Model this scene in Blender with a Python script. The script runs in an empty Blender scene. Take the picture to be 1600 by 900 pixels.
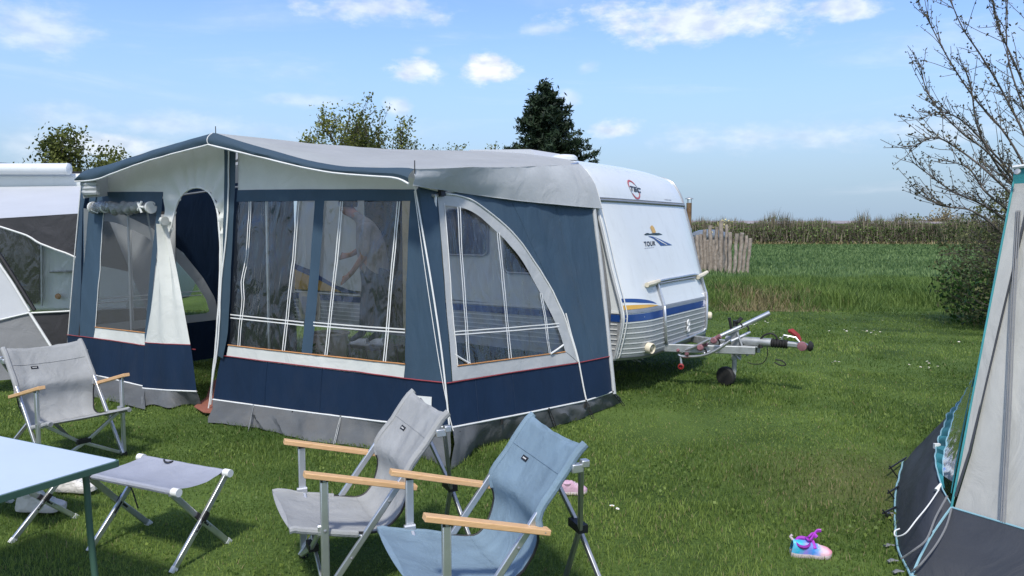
import bpy, bmesh, math, random
import numpy as np
from mathutils import Vector, Matrix, noise
from mathutils.geometry import delaunay_2d_cdt
random.seed(7); RNG = np.random.default_rng(7)
SC = bpy.context.scene
COL = SC.collection
R = math.radians

# ------------------------------------------------------------------ camera
CAM_H = 1.7; F_PX = 1200.0; PITCH = math.atan((450 - 357) / F_PX)
CAM = Vector((0, 0, CAM_H)); CP, SP = math.cos(PITCH), math.sin(PITCH)

def ray(px, py):
    x = (px - 800) / F_PX; y = -(py - 450) / F_PX
    return Vector((x, CP + y * SP, -SP + y * CP))
def G(px, py, z=0.0):
    """the point of the level z that is seen at this place of the photograph"""
    r = ray(px, py); return CAM + r * ((z - CAM_H) / r.z)
def AT(px, py, Y):
    r = ray(px, py); return CAM + r * (Y / r.y)
def PRJ(p):
    d = p - CAM; f = d.y * CP - d.z * SP; u = d.y * SP + d.z * CP
    return (800 + F_PX * d.x / f, 450 - F_PX * u / f)

class Plane:
    def __init__(s, p, nrm, up=Vector((0, 0, 1))):
        s.p = Vector(p); s.n = Vector(nrm).normalized()
        if s.n.dot(CAM - s.p) < 0: s.n = -s.n
        s.u = up.cross(s.n).normalized(); s.w = s.n.cross(s.u).normalized()
    @staticmethod
    def three(a, b, c): return Plane(a, (b - a).cross(c - a))
    def un(s, px, py):
        r = ray(px, py); return CAM + r * ((s.p - CAM).dot(s.n) / r.dot(s.n))
    def to2(s, P): d = P - s.p; return (d.dot(s.u), d.dot(s.w))
    def frm(s, a, b, off=0.0): return s.p + s.u * a + s.w * b + s.n * off
    def px(s, px, py, off=0.0): return s.un(px, py) + s.n * off
    def nrm(s, px, py): return s.n

# ------------------------------------------------------------------ objects
WLOC = {}
def tag(o, label=None, cat=None, group=None, kind=None):
    if label: o['label'] = label
    if cat: o['category'] = cat
    if group: o['group'] = group
    if kind: o['kind'] = kind
    return o
def thing(name, label, cat, loc=(0, 0, 0), group=None):
    o = bpy.data.objects.new(name, None); COL.objects.link(o)
    o.empty_display_size = .2
    o.location = loc; WLOC[o] = Vector(loc)
    return tag(o, label, cat, group)
def link_mesh(name, me, parent=None):
    o = bpy.data.objects.new(name, me); COL.objects.link(o)
    if parent is not None:
        o.parent = parent; WLOC[o] = WLOC[parent].copy()
    else: WLOC[o] = Vector((0, 0, 0))
    return o
def copy_tree(o, parent=None):
    c = o.copy(); COL.objects.link(c)
    if parent is not None: c.parent = parent
    for ch in list(o.children): copy_tree(ch, c)
    return c

class MB:
    """collects shapes; build() links them as ONE mesh object"""
    def __init__(s): s.v = []; s.f = []; s.m = []; s.cur = 0
    def add(s, verts, faces):
        b = len(s.v); s.v += [Vector(p) for p in verts]
        for f in faces: s.f.append([b + i for i in f]); s.m.append(s.cur)
        return s
    def poly(s, pts): return s.add(pts, [list(range(len(pts)))])
    def box(s, c, sx, sy, sz, ax=None, ay=None, az=None):
        ax = ax or Vector((1, 0, 0)); ay = ay or Vector((0, 1, 0)); az = az or Vector((0, 0, 1))
        c = Vector(c); P = []
        for k in (-1, 1):
            for (i, j) in ((-1, -1), (1, -1), (1, 1), (-1, 1)):
                P.append(c + ax * (i * sx / 2) + ay * (j * sy / 2) + az * (k * sz / 2))
        return s.add(P, [[3, 2, 1, 0], [4, 5, 6, 7], [0, 1, 5, 4], [1, 2, 6, 5], [2, 3, 7, 6], [3, 0, 4, 7]])
    def beam(s, a, b, w, h, up=Vector((0, 0, 1)), ch=0.0):
        a = Vector(a); b = Vector(b); d = (b - a).normalized()
        x = d.cross(up)
        if x.length < 1e-4: x = d.cross(Vector((1, 0, 0)))
        x.normalize(); y = x.cross(d).normalized()
        c = ch or min(w, h) * .14
        prof = [(-w/2+c, -h/2), (w/2-c, -h/2), (w/2, -h/2+c), (w/2, h/2-c), (w/2-c, h/2), (-w/2+c, h/2), (-w/2, h/2-c), (-w/2, -h/2+c)]
        P = [a + x * i + y * j for i, j in prof] + [b + x * i + y * j for i, j in prof]
        F = [[i, (i + 1) % 8, 8 + (i + 1) % 8, 8 + i] for i in range(8)] + [list(range(7, -1, -1)), list(range(8, 16))]
        return s.add(P, F)
    def tube(s, pts, r, n=8, cap=True, flat=1.0):
        pts = [Vector(p) for p in pts]; m = len(pts)
        rr = r if hasattr(r, '__len__') else [r] * m
        t0 = (pts[1] - pts[0]).normalized()
        x = t0.cross(Vector((0, 0, 1)))
        if x.length < 1e-3: x = t0.cross(Vector((1, 0, 0)))
        x.normalize(); P = []
        for i in range(m):
            t = (pts[min(i + 1, m - 1)] - pts[max(i - 1, 0)])
            if t.length < 1e-9: t = t0
            t.normalize(); x = (x - t * x.dot(t))
            if x.length < 1e-6: x = t.orthogonal()
            x.normalize(); y = t.cross(x)
            for k in range(n):
                a = 2 * math.pi * k / n
                P.append(pts[i] + (x * math.cos(a) + y * math.sin(a) * flat) * rr[i])
        F = []
        for i in range(m - 1):
            for k in range(n):
                F.append([i * n + k, i * n + (k + 1) % n, (i + 1) * n + (k + 1) % n, (i + 1) * n + k])
        if cap: F += [list(range(n - 1, -1, -1)), [(m - 1) * n + k for k in range(n)]]
        return s.add(P, F)
    def grid(s, rows):
        h = len(rows); w = len(rows[0]); P = [p for r in rows for p in r]
        return s.add(P, [[i * w + j, i * w + j + 1, (i + 1) * w + j + 1, (i + 1) * w + j] for i in range(h - 1) for j in range(w - 1)])
    def lathe(s, c, axis, prof, n=20):
        c = Vector(c); ax = Vector(axis).normalized(); x = ax.orthogonal().normalized(); y = ax.cross(x); P = []
        for (r, h) in prof:
            for k in range(n):
                a = 2 * math.pi * k / n; P.append(c + ax * h + (x * math.cos(a) + y * math.sin(a)) * r)
        F = [[i * n + k, i * n + (k + 1) % n, (i + 1) * n + (k + 1) % n, (i + 1) * n + k] for i in range(len(prof) - 1) for k in range(n)]
        F += [list(range(n - 1, -1, -1)), [(len(prof) - 1) * n + k for k in range(n)]]
        return s.add(P, F)
    def prism(s, pts, d):
        n = len(pts); pts = [Vector(p) for p in pts]; d = Vector(d)
        return s.add(pts + [p + d for p in pts], [list(range(n - 1, -1, -1)), list(range(n, 2 * n))] + [[i, (i + 1) % n, n + (i + 1) % n, n + i] for i in range(n)])
    def build(s, name, mats, parent=None, smooth=True, angle=38, label=None):
        me = bpy.data.meshes.new(name)
        org = WLOC[parent] if parent is not None else Vector((0, 0, 0))
        me.from_pydata([tuple(p - org) for p in s.v], [], s.f)
        mats = mats if isinstance(mats, (list, tuple)) else [mats]
        for m in mats: me.materials.append(m)
        if len(mats) > 1: me.polygons.foreach_set('material_index', s.m)
        if smooth:
            me.polygons.foreach_set('use_smooth', [True] * len(me.polygons))
            try: me.set_sharp_from_angle(angle=R(angle))
            except Exception: pass
        me.update()
        o = link_mesh(name, me, parent)
        if label: o['label'] = label
        return o

def lerp(a, b, t): return a + (b - a) * t
def resample(pts, n):
    pts = [Vector(p) for p in pts]; L = [0]
    for i in range(1, len(pts)): L.append(L[-1] + (pts[i] - pts[i - 1]).length)
    out = []; j = 0
    for k in range(n):
        t = L[-1] * k / (n - 1)
        while j < len(pts) - 2 and L[j + 1] < t: j += 1
        d = L[j + 1] - L[j]; out.append(lerp(pts[j], pts[j + 1], (t - L[j]) / d if d > 1e-9 else 0))
    return out
def smooth_line(pts, k=6):
    """Catmull-Rom through the points"""
    pts = [Vector(p) for p in pts]; out = []
    for i in range(len(pts) - 1):
        p0 = pts[max(i - 1, 0)]; p1 = pts[i]; p2 = pts[i + 1]; p3 = pts[min(i + 2, len(pts) - 1)]
        for j in range(k):
            t = j / k
            out.append(.5 * ((2 * p1) + (p2 - p0) * t + (2 * p0 - 5 * p1 + 4 * p2 - p3) * t * t + (3 * p1 - p0 - 3 * p2 + p3) * t ** 3))
    out.append(pts[-1]); return out
def sm2(pts, k=6): return [(p.x, p.y) for p in smooth_line([(a, b, 0) for a, b in pts], k)]
def inside(p, poly):
    x, y = p; c = False; n = len(poly); j = n - 1
    for i in range(n):
        xi, yi = poly[i]; xj, yj = poly[j]
        if (yi > y) != (yj > y) and x < (xj - xi) * (y - yi) / (yj - yi) + xi: c = not c
        j = i
    return c
def nz(x, y, z=0.0): return noise.noise(Vector((x, y, z)))

def panel(mb, pts, surf, step=.07, disp=None, off=0.0, two=False):
    """a cloth panel: outline given where it is seen on the plane surf, filled with a fine mesh"""
    P2 = pts if two else [surf.to2(surf.un(*p)) for p in pts]
    B = []
    for i in range(len(P2)):
        a = P2[i]; b = P2[(i + 1) % len(P2)]; L = math.hypot(a[0] - b[0], a[1] - b[1]); k = max(1, int(L / step))
        for j in range(k): B.append((a[0] + (b[0] - a[0]) * j / k, a[1] + (b[1] - a[1]) * j / k))
    nb = len(B); V = list(B)
    x0 = min(p[0] for p in B); x1 = max(p[0] for p in B); y0 = min(p[1] for p in B); y1 = max(p[1] for p in B)
    i = 0; y = y0 + step * .6
    while y < y1:
        x = x0 + step * (.6 if i % 2 else .1)
        while x < x1:
            if inside((x, y), B):
                if min((x - b[0]) ** 2 + (y - b[1]) ** 2 for b in B) > (step * .45) ** 2: V.append((x, y))
            x += step
        y += step * .87; i += 1
    co, ed, fa, *_ = delaunay_2d_cdt([Vector(p) for p in V], [], [list(range(nb))], 1, 1e-5)
    mb.add([surf.frm(c.x, c.y, off + (disp(c.x, c.y) if disp else 0)) for c in co], [list(f) for f in fa])
    return mb
def cord(mb, pts, surf, r, off=0.0, n=6, disp=None):
    L = [surf.px(*p, 0) for p in pts]
    Q = resample(L, max(len(L), int(sum((L[i + 1] - L[i]).length for i in range(len(L) - 1)) / .08) + 2))
    if disp:
        out = []
        for q in Q:
            a, b = surf.to2(q); out.append(surf.frm(a, b, off + disp(a, b)))
        Q = out
    else: Q = [q + surf.n * off for q in Q]
    return mb.tube(Q, r, n)
def band(mb, pts, surf, w, off=.003, disp=None):
    """flat tape of width w lying on the plane, 2 mm thick"""
    L = [surf.to2(surf.un(*p)) for p in pts]
    L = [(q.x, q.y) for q in resample([Vector((a, b, 0)) for a, b in L], max(len(L), 14))]
    A = []; Bq = []
    for i, (a, b) in enumerate(L):
        p = L[max(i - 1, 0)]; q = L[min(i + 1, len(L) - 1)]; dx, dy = q[0] - p[0], q[1] - p[1]; l = math.hypot(dx, dy) or 1
        nx, ny = -dy / l * w / 2, dx / l * w / 2
        d1 = disp(a + nx, b + ny) if disp else 0; d2 = disp(a - nx, b - ny) if disp else 0
        A.append(surf.frm(a + nx, b + ny, off + d1)); Bq.append(surf.frm(a - nx, b - ny, off + d2))
    m = len(A)
    return mb.grid([A, Bq])

# ------------------------------------------------------------------ fast scatter meshes
def fast_mesh(name, V, quads, mat, tint=None, smooth=False, parent=None, tris=None):
    """V (n,3) float; quads (m,4) int; optional per-vertex tint"""
    me = bpy.data.meshes.new(name); n = len(V)
    org = np.array(WLOC[parent]) if parent is not None else np.zeros(3)
    me.vertices.add(n); me.vertices.foreach_set('co', (V - org).astype(np.float32).ravel())
    nq = len(quads); nt = 0 if tris is None else len(tris)
    idx = quads.astype(np.int32).ravel()
    starts = np.arange(nq, dtype=np.int32) * 4
    if nt:
        idx = np.concatenate([idx, tris.astype(np.int32).ravel()]); starts = np.concatenate([starts, nq * 4 + np.arange(nt, dtype=np.int32) * 3])
    me.loops.add(len(idx)); me.loops.foreach_set('vertex_index', idx)
    me.polygons.add(nq + nt); me.polygons.foreach_set('loop_start', starts)
    if smooth: me.polygons.foreach_set('use_smooth', np.ones(nq + nt, dtype=bool))
    if tint is not None:
        at = me.attributes.new('tint', 'FLOAT', 'POINT'); at.data.foreach_set('value', tint.astype(np.float32))
    me.materials.append(mat); me.update(calc_edges=True); me.validate()
    return link_mesh(name, me, parent)

def blades(name, base, h, w, mat, lean=.5, tint=None, parent=None, curl=.5):
    """grass blades: base (n,3), height and width arrays"""
    n = len(base); a = RNG.uniform(0, 2 * np.pi, n); d = np.stack([np.cos(a), np.sin(a), np.zeros(n)], 1)
    b = a + RNG.normal(np.pi / 2, .5, n); sd = np.stack([np.cos(b), np.sin(b), np.zeros(n)], 1)
    ln = (RNG.uniform(.05, 1, n) * lean)[:, None] * h[:, None]; up = np.zeros((n, 3)); up[:, 2] = h
    mid = base + up * .55 + d * ln * (1 - curl) * .6; tip = base + up + d * ln
    W = w[:, None]
    V = np.empty((n, 5, 3)); V[:, 0] = base - sd * W / 2; V[:, 1] = base + sd * W / 2
    V[:, 2] = mid + sd * W * .38; V[:, 3] = mid - sd * W * .38; V[:, 4] = tip
    i = np.arange(n)[:, None] * 5
    q = i + np.array([[0, 1, 2, 3]]); t = i + np.array([[3, 2, 4]])
    T = None if tint is None else np.repeat(tint, 5)
    return fast_mesh(name, V.reshape(-1, 3), q, mat, T, parent=parent, tris=t)

def leaves(name, C, size, mat, tint=None, parent=None, asp=.6, upb=0.0):
    """leaf-sized quads of random orientation (kite-shaped)"""
    n = len(C); a = RNG.normal(size=(n, 3)); a[:, 2] += upb; a /= np.linalg.norm(a, axis=1)[:, None]
    b = np.cross(a, RNG.normal(size=(n, 3))); b /= np.linalg.norm(b, axis=1)[:, None]
    S = size[:, None]
    V = np.empty((n, 4, 3)); V[:, 0] = C - a * S / 2; V[:, 1] = C + b * S * asp / 2 - a * S * .05; V[:, 2] = C + a * S / 2; V[:, 3] = C - b * S * asp / 2 - a * S * .05
    q = np.arange(n)[:, None] * 4 + np.array([[0, 1, 2, 3]])
    return fast_mesh(name, V.reshape(-1, 3), q, mat, None if tint is None else np.repeat(tint, 4), parent=parent)

# ------------------------------------------------------------------ materials
class NT:
    def __init__(s, m): s.t = m.node_tree; s.n = s.t.nodes; s.l = s.t.links
    def new(s, ty, **kw):
        x = s.n.new(ty)
        for k, v in kw.items():
            if k in x.inputs: s.set(x.inputs[k], v)
            else: setattr(x, k, v)
        return x
    def set(s, sock, v):
        if hasattr(v, 'is_output') or isinstance(v, bpy.types.NodeSocket): s.l.new(v, sock)
        else: sock.default_value = v
def rgba(c): return (c[0], c[1], c[2], 1)
def mat(name, col, rough=.6, var=.12, vscale=3.0, bump=0.0, bscale=60.0, metal=0.0, spec=.4, col2=None, bands=None,
        trans=0.0, wrinkle=0.0, wscale=5.0, coat=0.0, sheen=0.0, stretch=(1, 1, 1), weave=0.0, tint=False, dirt=0.0):
    m = bpy.data.materials.new(name); m.use_nodes = True; N = NT(m); N.n.clear()
    out = N.new('ShaderNodeOutputMaterial'); bs = N.new('ShaderNodeBsdfPrincipled')
    bs.inputs['Roughness'].default_value = rough; bs.inputs['Metallic'].default_value = metal
    bs.inputs['Specular IOR Level'].default_value = spec
    if coat: bs.inputs['Coat Weight'].default_value = coat; bs.inputs['Coat Roughness'].default_value = .08
    if sheen: bs.inputs['Sheen Weight'].default_value = sheen
    tc = N.new('ShaderNodeTexCoord'); mp = N.new('ShaderNodeMapping'); N.l.new(tc.outputs['Object'], mp.inputs['Vector']); mp.inputs['Scale'].default_value = stretch
    vec = mp.outputs['Vector']
    no = N.new('ShaderNodeTexNoise'); N.l.new(vec, no.inputs['Vector']); no.inputs['Scale'].default_value = vscale; no.inputs['Detail'].default_value = 6; no.inputs['Roughness'].default_value = .6
    c2 = col2 or tuple(max(0, x * (1 - 2.2 * var)) for x in col); c1 = col if col2 else tuple(min(1, x * (1 + var)) for x in col)
    mx = N.new('ShaderNodeMix'); mx.data_type = 'RGBA'
    fac = no.outputs['Fac']
    if tint:
        at = N.new('ShaderNodeAttribute', attribute_name='tint')
        ma = N.new('ShaderNodeMath', operation='ADD'); N.l.new(at.outputs['Fac'], ma.inputs[0]); ms = N.new('ShaderNodeMath', operation='MULTIPLY_ADD')
        N.l.new(fac, ms.inputs[0]); ms.inputs[1].default_value = .5; ms.inputs[2].default_value = -.25; N.l.new(ms.outputs[0], ma.inputs[1]); fac = ma.outputs[0]; ma.use_clamp = True
    else:
        rp = N.new('ShaderNodeMapRange'); rp.inputs['From Min'].default_value = .3; rp.inputs['From Max'].default_value = .7; N.l.new(fac, rp.inputs['Value']); fac = rp.outputs[0]
    N.l.new(fac, mx.inputs['Factor']); mx.inputs['A'].default_value = rgba(c2); mx.inputs['B'].default_value = rgba(c1)
    cs = mx.outputs['Result']
    if dirt:
        n3 = N.new('ShaderNodeTexNoise'); N.l.new(tc.outputs['Object'], n3.inputs['Vector']); n3.inputs['Scale'].default_value = 1.7
        if name.startswith('white_caravan'):
            ms_ = N.new('ShaderNodeMapping'); ms_.inputs['Scale'].default_value = (5, 5, .55); N.l.new(tc.outputs['Object'], ms_.inputs['Vector']); N.l.new(ms_.outputs[0], n3.inputs['Vector'])
        n3.inputs['Detail'].default_value = 8; n3.inputs['Roughness'].default_value = .72
        r3 = N.new('ShaderNodeMapRange'); r3.inputs['From Min'].default_value = .52; r3.inputs['From Max'].default_value = .75; r3.inputs['To Max'].default_value = dirt; N.l.new(n3.outputs['Fac'], r3.inputs['Value'])
        m3 = N.new('ShaderNodeMix'); m3.data_type = 'RGBA'; N.l.new(r3.outputs[0], m3.inputs['Factor']); N.l.new(cs, m3.inputs['A']); m3.inputs['B'].default_value = (.16, .145, .12, 1); cs = m3.outputs['Result']
    N.l.new(cs, bs.inputs['Base Color'])
    nrm = None
    def bmp(h, st, dist, prev):
        b = N.new('ShaderNodeBump'); b.inputs['Strength'].default_value = st; b.inputs['Distance'].default_value = dist; N.l.new(h, b.inputs['Height'])
        if prev: N.l.new(prev, b.inputs['Normal'])
        return b.outputs['Normal']
    if wrinkle:
        n2 = N.new('ShaderNodeTexNoise'); N.l.new(vec, n2.inputs['Vector']); n2.inputs['Scale'].default_value = wscale; n2.inputs['Detail'].default_value = 5; n2.inputs['Distortion'].default_value = 1.1; n2.inputs['Roughness'].default_value = .5
        nrm = bmp(n2.outputs['Fac'], min(1, wrinkle), .03, nrm)
    if bump:
        n4 = N.new('ShaderNodeTexNoise'); N.l.new(tc.outputs['Object'], n4.inputs['Vector']); n4.inputs['Scale'].default_value = bscale; n4.inputs['Detail'].default_value = 3
        nrm = bmp(n4.outputs['Fac'], bump, .004, nrm)
    if nrm: N.l.new(nrm, bs.inputs['Normal'])
    surf = bs.outputs[0]
    if trans:
        tr = N.new('ShaderNodeBsdfTranslucent'); N.l.new(cs, tr.inputs['Color']); ms = N.new('ShaderNodeMixShader'); ms.inputs[0].default_value = trans
        if nrm: N.l.new(nrm, tr.inputs['Normal'])
        N.l.new(surf, ms.inputs[1]); N.l.new(tr.outputs[0], ms.inputs[2]); surf = ms.outputs[0]
    N.l.new(surf, out.inputs['Surface']); return m

def film(name, tint=(.80, .82, .83), wr=.6, haze=.05, scale=9, refl=1.0):
    """clear window foil: see-through, glossy, crinkled"""
    m = bpy.data.materials.new(name); m.use_nodes = True; N = NT(m); N.n.clear()
    out = N.new('ShaderNodeOutputMaterial'); tr = N.new('ShaderNodeBsdfTransparent'); tr.inputs['Color'].default_value = rgba(tint)
    gl = N.new('ShaderNodeBsdfGlossy'); gl.inputs['Roughness'].default_value = .15; gl.inputs['Color'].default_value = (.9, .92, .95, 1)
    df = N.new('ShaderNodeBsdfDiffuse'); df.inputs['Color'].default_value = (.55, .57, .57, 1)
    tc = N.new('ShaderNodeTexCoord'); mp = N.new('ShaderNodeMapping'); mp.inputs['Scale'].default_value = (1.2, 1.2, .45); mp.inputs['Rotation'].default_value = (R(18), R(-24), 0); N.l.new(tc.outputs['Object'], mp.inputs['Vector'])
    n1 = N.new('ShaderNodeTexNoise'); n1.inputs['Scale'].default_value = scale; n1.inputs['Detail'].default_value = 2.5; n1.inputs['Distortion'].default_value = 1.8; n1.inputs['Roughness'].default_value = .45; N.l.new(mp.outputs[0], n1.inputs['Vector'])
    b = N.new('ShaderNodeBump'); b.inputs['Strength'].default_value = wr; b.inputs['Distance'].default_value = .05; N.l.new(n1.outputs['Fac'], b.inputs['Height'])
    n2 = N.new('ShaderNodeTexVoronoi', feature='DISTANCE_TO_EDGE'); n2.inputs['Scale'].default_value = scale * 2.3; 
    nd = N.new('ShaderNodeTexNoise'); nd.inputs['Scale'].default_value = scale * 1.3; N.l.new(mp.outputs[0], nd.inputs['Vector']); va = N.new('ShaderNodeVectorMath', operation='MULTIPLY_ADD'); N.l.new(nd.outputs['Color'], va.inputs[0]); va.inputs[1].default_value = (.22, .22, .22); N.l.new(mp.outputs[0], va.inputs[2]); N.l.new(va.outputs[0], n2.inputs['Vector'])
    b2 = N.new('ShaderNodeBump'); b2.inputs['Strength'].default_value = wr * .8; b2.inputs['Distance'].default_value = .006; N.l.new(n2.outputs['Distance'], b2.inputs['Height']); N.l.new(b.outputs[0], b2.inputs['Normal'])
    N.l.new(b2.outputs[0], gl.inputs['Normal'])
    fr = N.new('ShaderNodeFresnel'); fr.inputs['IOR'].default_value = 1.5; N.l.new(b2.outputs[0], fr.inputs['Normal'])
    mm = N.new('ShaderNodeMath', operation='MULTIPLY'); mm.inputs[1].default_value = refl; mm.use_clamp = True; N.l.new(fr.outputs[0], mm.inputs[0])
    m1 = N.new('ShaderNodeMixShader'); m1.inputs[0].default_value = haze; N.l.new(tr.outputs[0], m1.inputs[1]); N.l.new(df.outputs[0], m1.inputs[2])
    m2 = N.new('ShaderNodeMixShader'); N.l.new(mm.outputs[0], m2.inputs[0]); N.l.new(m1.outputs[0], m2.inputs[1]); N.l.new(gl.outputs[0], m2.inputs[2])
    N.l.new(m2.outputs[0], out.inputs['Surface']); return m

M = {}
M['steel'] = mat('steel_blue_canvas', (.045, .085, .130), .75, .06, 2.2, .25, 260, wrinkle=.65, wscale=2.6, stretch=(1.4, 1.4, .5), trans=.12, dirt=.10)
M['navy'] = mat('navy_coated_canvas', (.0085, .023, .055), .58, .08, 2, .1, 200, wrinkle=.3, wscale=4, stretch=(1.6, 1.6, .5), spec=.22, dirt=.05)
M['cream'] = mat('cream_canvas', (.68, .70, .66), .8, .035, 2.4, .2, 240, wrinkle=.35, wscale=5, trans=.12, dirt=.10)
M['offwhite'] = mat('white_tape', (.72, .73, .71), .6, .04, 8)
M['roofcloth'] = mat('grey_roof_canvas', (.58, .60, .60), .75, .045, 1.8, .2, 220, wrinkle=.45, wscale=2.5, trans=.42, dirt=.10)
M['greycloth'] = mat('grey_side_canvas', (.46, .48, .485), .75, .05, 2.5, .25, 200, wrinkle=.4, wscale=4, trans=.10)
M['skirt'] = mat('grey_mud_flap', (.098, .106, .11), .6, .12, 3, .15, 150, wrinkle=.6, wscale=5, dirt=.35)
M['fascia'] = mat('blue_grey_fascia', (.034, .064, .092), .65, .06, 2.5, .2, 220, wrinkle=.3, wscale=3.5)
M['orange'] = mat('orange_tape', (.50, .24, .09), .6, .1, 8)
M['red'] = mat('red_piping', (.30, .05, .06), .5, .1, 9)
M['film'] = film('clear_window_foil', tint=(.93, .94, .94), wr=.45, haze=.025, refl=1.5, scale=5.5)
M['film2'] = film('smoother_window_foil', tint=(.80, .82, .83), wr=.3, haze=.06, scale=4)
M['foil'] = film('rolled_foil', tint=(.72, .74, .76), wr=1.0, haze=.35, scale=26, refl=1.6)
M['mesh'] = film('insect_mesh', tint=(.66, .68, .70), wr=.05, haze=.10, scale=3, refl=.2)
M['white'] = mat('white_caravan_paint', (.67, .70, .70), .25, .015, .8, .02, 30, coat=.25, dirt=.13)
M['silver'] = mat('hammered_silver_panel', (.42, .44, .45), .36, .05, 6, .5, 160, metal=.35, dirt=.10)
M['blue'] = mat('blue_stripe', (.012, .055, .22), .3, .06, 5, coat=.3)
M['yellow'] = mat('yellow_stripe', (.62, .36, .055), .35, .05, 5, coat=.3)
M['alu'] = mat('anodised_aluminium', (.60, .62, .64), .38, .05, 12, .08, 120, metal=.85)
M['alu_shade'] = mat('shaded_aluminium', (.42, .43, .44), .42, .05, 12, .08, 120, metal=.8)  # darker copy of the aluminium: the rear legs' shade put into the colour
M['galv'] = mat('galvanised_steel', (.42, .44, .44), .5, .12, 14, .15, 80, metal=.6, dirt=.25)
M['chrome'] = mat('grey_trim', (.33, .34, .35), .35, .05, 9, metal=.5)
M['black'] = mat('black_plastic', (.018, .018, .02), .5, .2, 9, .2, 90)
M['rubber'] = mat('black_rubber', (.022, .022, .022), .75, .25, 12, .4, 60)
M['ivory'] = mat('ivory_plastic', (.66, .60, .46), .4, .06, 9)
M['pinkred'] = mat('faded_red_plastic', (.28, .13, .15), .5, .2, 14)
M['redp'] = mat('red_plastic', (.30, .03, .03), .45, .12, 12)
M['wood'] = mat('varnished_beech', (.70, .45, .24), .45, .1, 9, .2, 60, stretch=(1.5, 14, 14), col2=(.58, .345, .16))
M['gcloth'] = mat('light_grey_chair_cloth', (.335, .345, .345), .85, .07, 5, .4, 330, wrinkle=.5, wscale=6, trans=.04, dirt=.05)
M['scloth'] = mat('lilac_grey_stool_cloth', (.33, .35, .41), .8, .06, 4, .35, 330, wrinkle=.4, wscale=6, trans=.04)
M['bcloth'] = mat('light_blue_chair_cloth', (.185, .268, .338), .85, .08, 5, .4, 330, wrinkle=.5, wscale=6, trans=.04)
M['tabletop'] = mat('white_table_laminate', (.52, .60, .70), .3, .02, 2, .02, 40, coat=.15, dirt=.06)
M['tablegreen'] = mat('green_table_trim', (.055, .115, .085), .4, .08, 7, .1, 70)
M['beige'] = mat('beige_tent_canvas', (.43, .435, .41), .8, .08, 1.4, .25, 230, wrinkle=.55, wscale=2.2, stretch=(2.2, 2.2, .5), trans=.10, dirt=.14)
M['charcoal'] = mat('charcoal_tent_canvas', (.040, .045, .054), .6, .1, 2, .2, 220, wrinkle=.5, wscale=3, spec=.35)
M['turq'] = mat('turquoise_tape', (.035, .24, .26), .6, .1, 6, .2, 150)
M['ltblue'] = mat('pale_blue_piping', (.24, .42, .48), .55, .06, 9)
M['terracotta'] = mat('terracotta_mat', (.26, .095, .062), .7, .12, 5, .3, 90, wrinkle=.4, wscale=9)
M['dkgrey'] = mat('dark_grey_canvas', (.045, .045, .05), .6, .1, 3, .2, 200, wrinkle=.5, wscale=4)
M['midgrey'] = mat('mid_grey_canvas', (.19, .195, .20), .7, .07, 3, .2, 200, wrinkle=.4, wscale=4)
M['ltgrey'] = mat('light_grey_canvas', (.47, .49, .51), .6, .03, 1.5, .1, 200, wrinkle=.2, wscale=2)
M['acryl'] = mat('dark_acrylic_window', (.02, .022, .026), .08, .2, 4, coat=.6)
M['jeans'] = mat('jeans', (.05, .08, .13), .85, .2, 14, .3, 220, wrinkle=.5, wscale=8)
M['shirt'] = mat('grey_shirt', (.30, .29, .30), .9, .1, 9, wrinkle=.5, wscale=8)
M['skin'] = mat('skin', (.45, .24, .17), .5, .08, 12)
M['hair'] = mat('dark_hair', (.03, .022, .018), .6, .3, 40)
M['clog'] = mat('white_foam', (.84, .84, .84), .5, .03, 9)
M['beigeplastic'] = mat('beige_plastic', (.36, .32, .27), .5, .06, 6)
M['sneaker'] = mat('white_leather', (.66, .64, .60), .55, .08, 12, .2, 60, wrinkle=.5, wscale=22, dirt=.15)
M['bark'] = mat('grey_brown_bark', (.085, .070, .055), .9, .3, 9, .8, 40, stretch=(3, 3, .6))
M['log'] = mat('weathered_log', (.42, .365, .31), .85, .25, 8, .8, 30, stretch=(1, 1, 1), col2=(.20, .165, .135))
M['twig'] = mat('dark_twig', (.13, .11, .095), .85, .3, 9, .4, 60)
M['rust'] = mat('rusty_flue', (.36, .25, .13), .45, .1, 3, .2, 40, metal=.5, col2=(.13, .06, .035), stretch=(1, 1, 1.0))

EXPO = 0.66
SUN_DIR = (-.10, -.62, .95); SUN_E = 2.4; SUN_ANG = 6
SKY_S = .13; SKY_SAT = 1.16
HAZE_C = (1.65, 2.35, 3.3, 1); CLOUD_C = (5.2, 5.35, 5.7, 1)
# seen place, half-width, half-height, density, raggedness, softness
CLOUDS = [(764, 112, 52, 28, .95, 2.4, .7), (657, 112, 50, 22, .8, 2.6, .8), (968, 203, 50, 19, .7, 2.5, .8), (1090, 28, 230, 42, .75, 2.6, .8), (590, 15, 130, 28, .6, 2.4, .9), (50, 40, 110, 40, .5, 2.4, 1.1),
  (622, 167, 28, 20, .55, 1.6, .7), (1250, 212, 330, 26, .42, 2.4, 1.1), (480, 157, 90, 14, .35, 2.0, 1.0), (250, 195, 240, 24, .35, 2.4, 1.1), (150, 228, 110, 26, .7, 1.6, .7), (860, 45, 50, 12, .4, 2.4, .9), (915, 105, 26, 16, .3, 2, .9), (890, 155, 26, 18, .4, 1.8, .9), (1320, 15, 60, 20, .7, 2.2, .7), (660, 78, 24, 10, .3, 2, .9), (1430, 205, 110, 24, .35, 2.2, 1.0), (60, 225, 60, 34, .4, 1.8, 1)]
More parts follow.
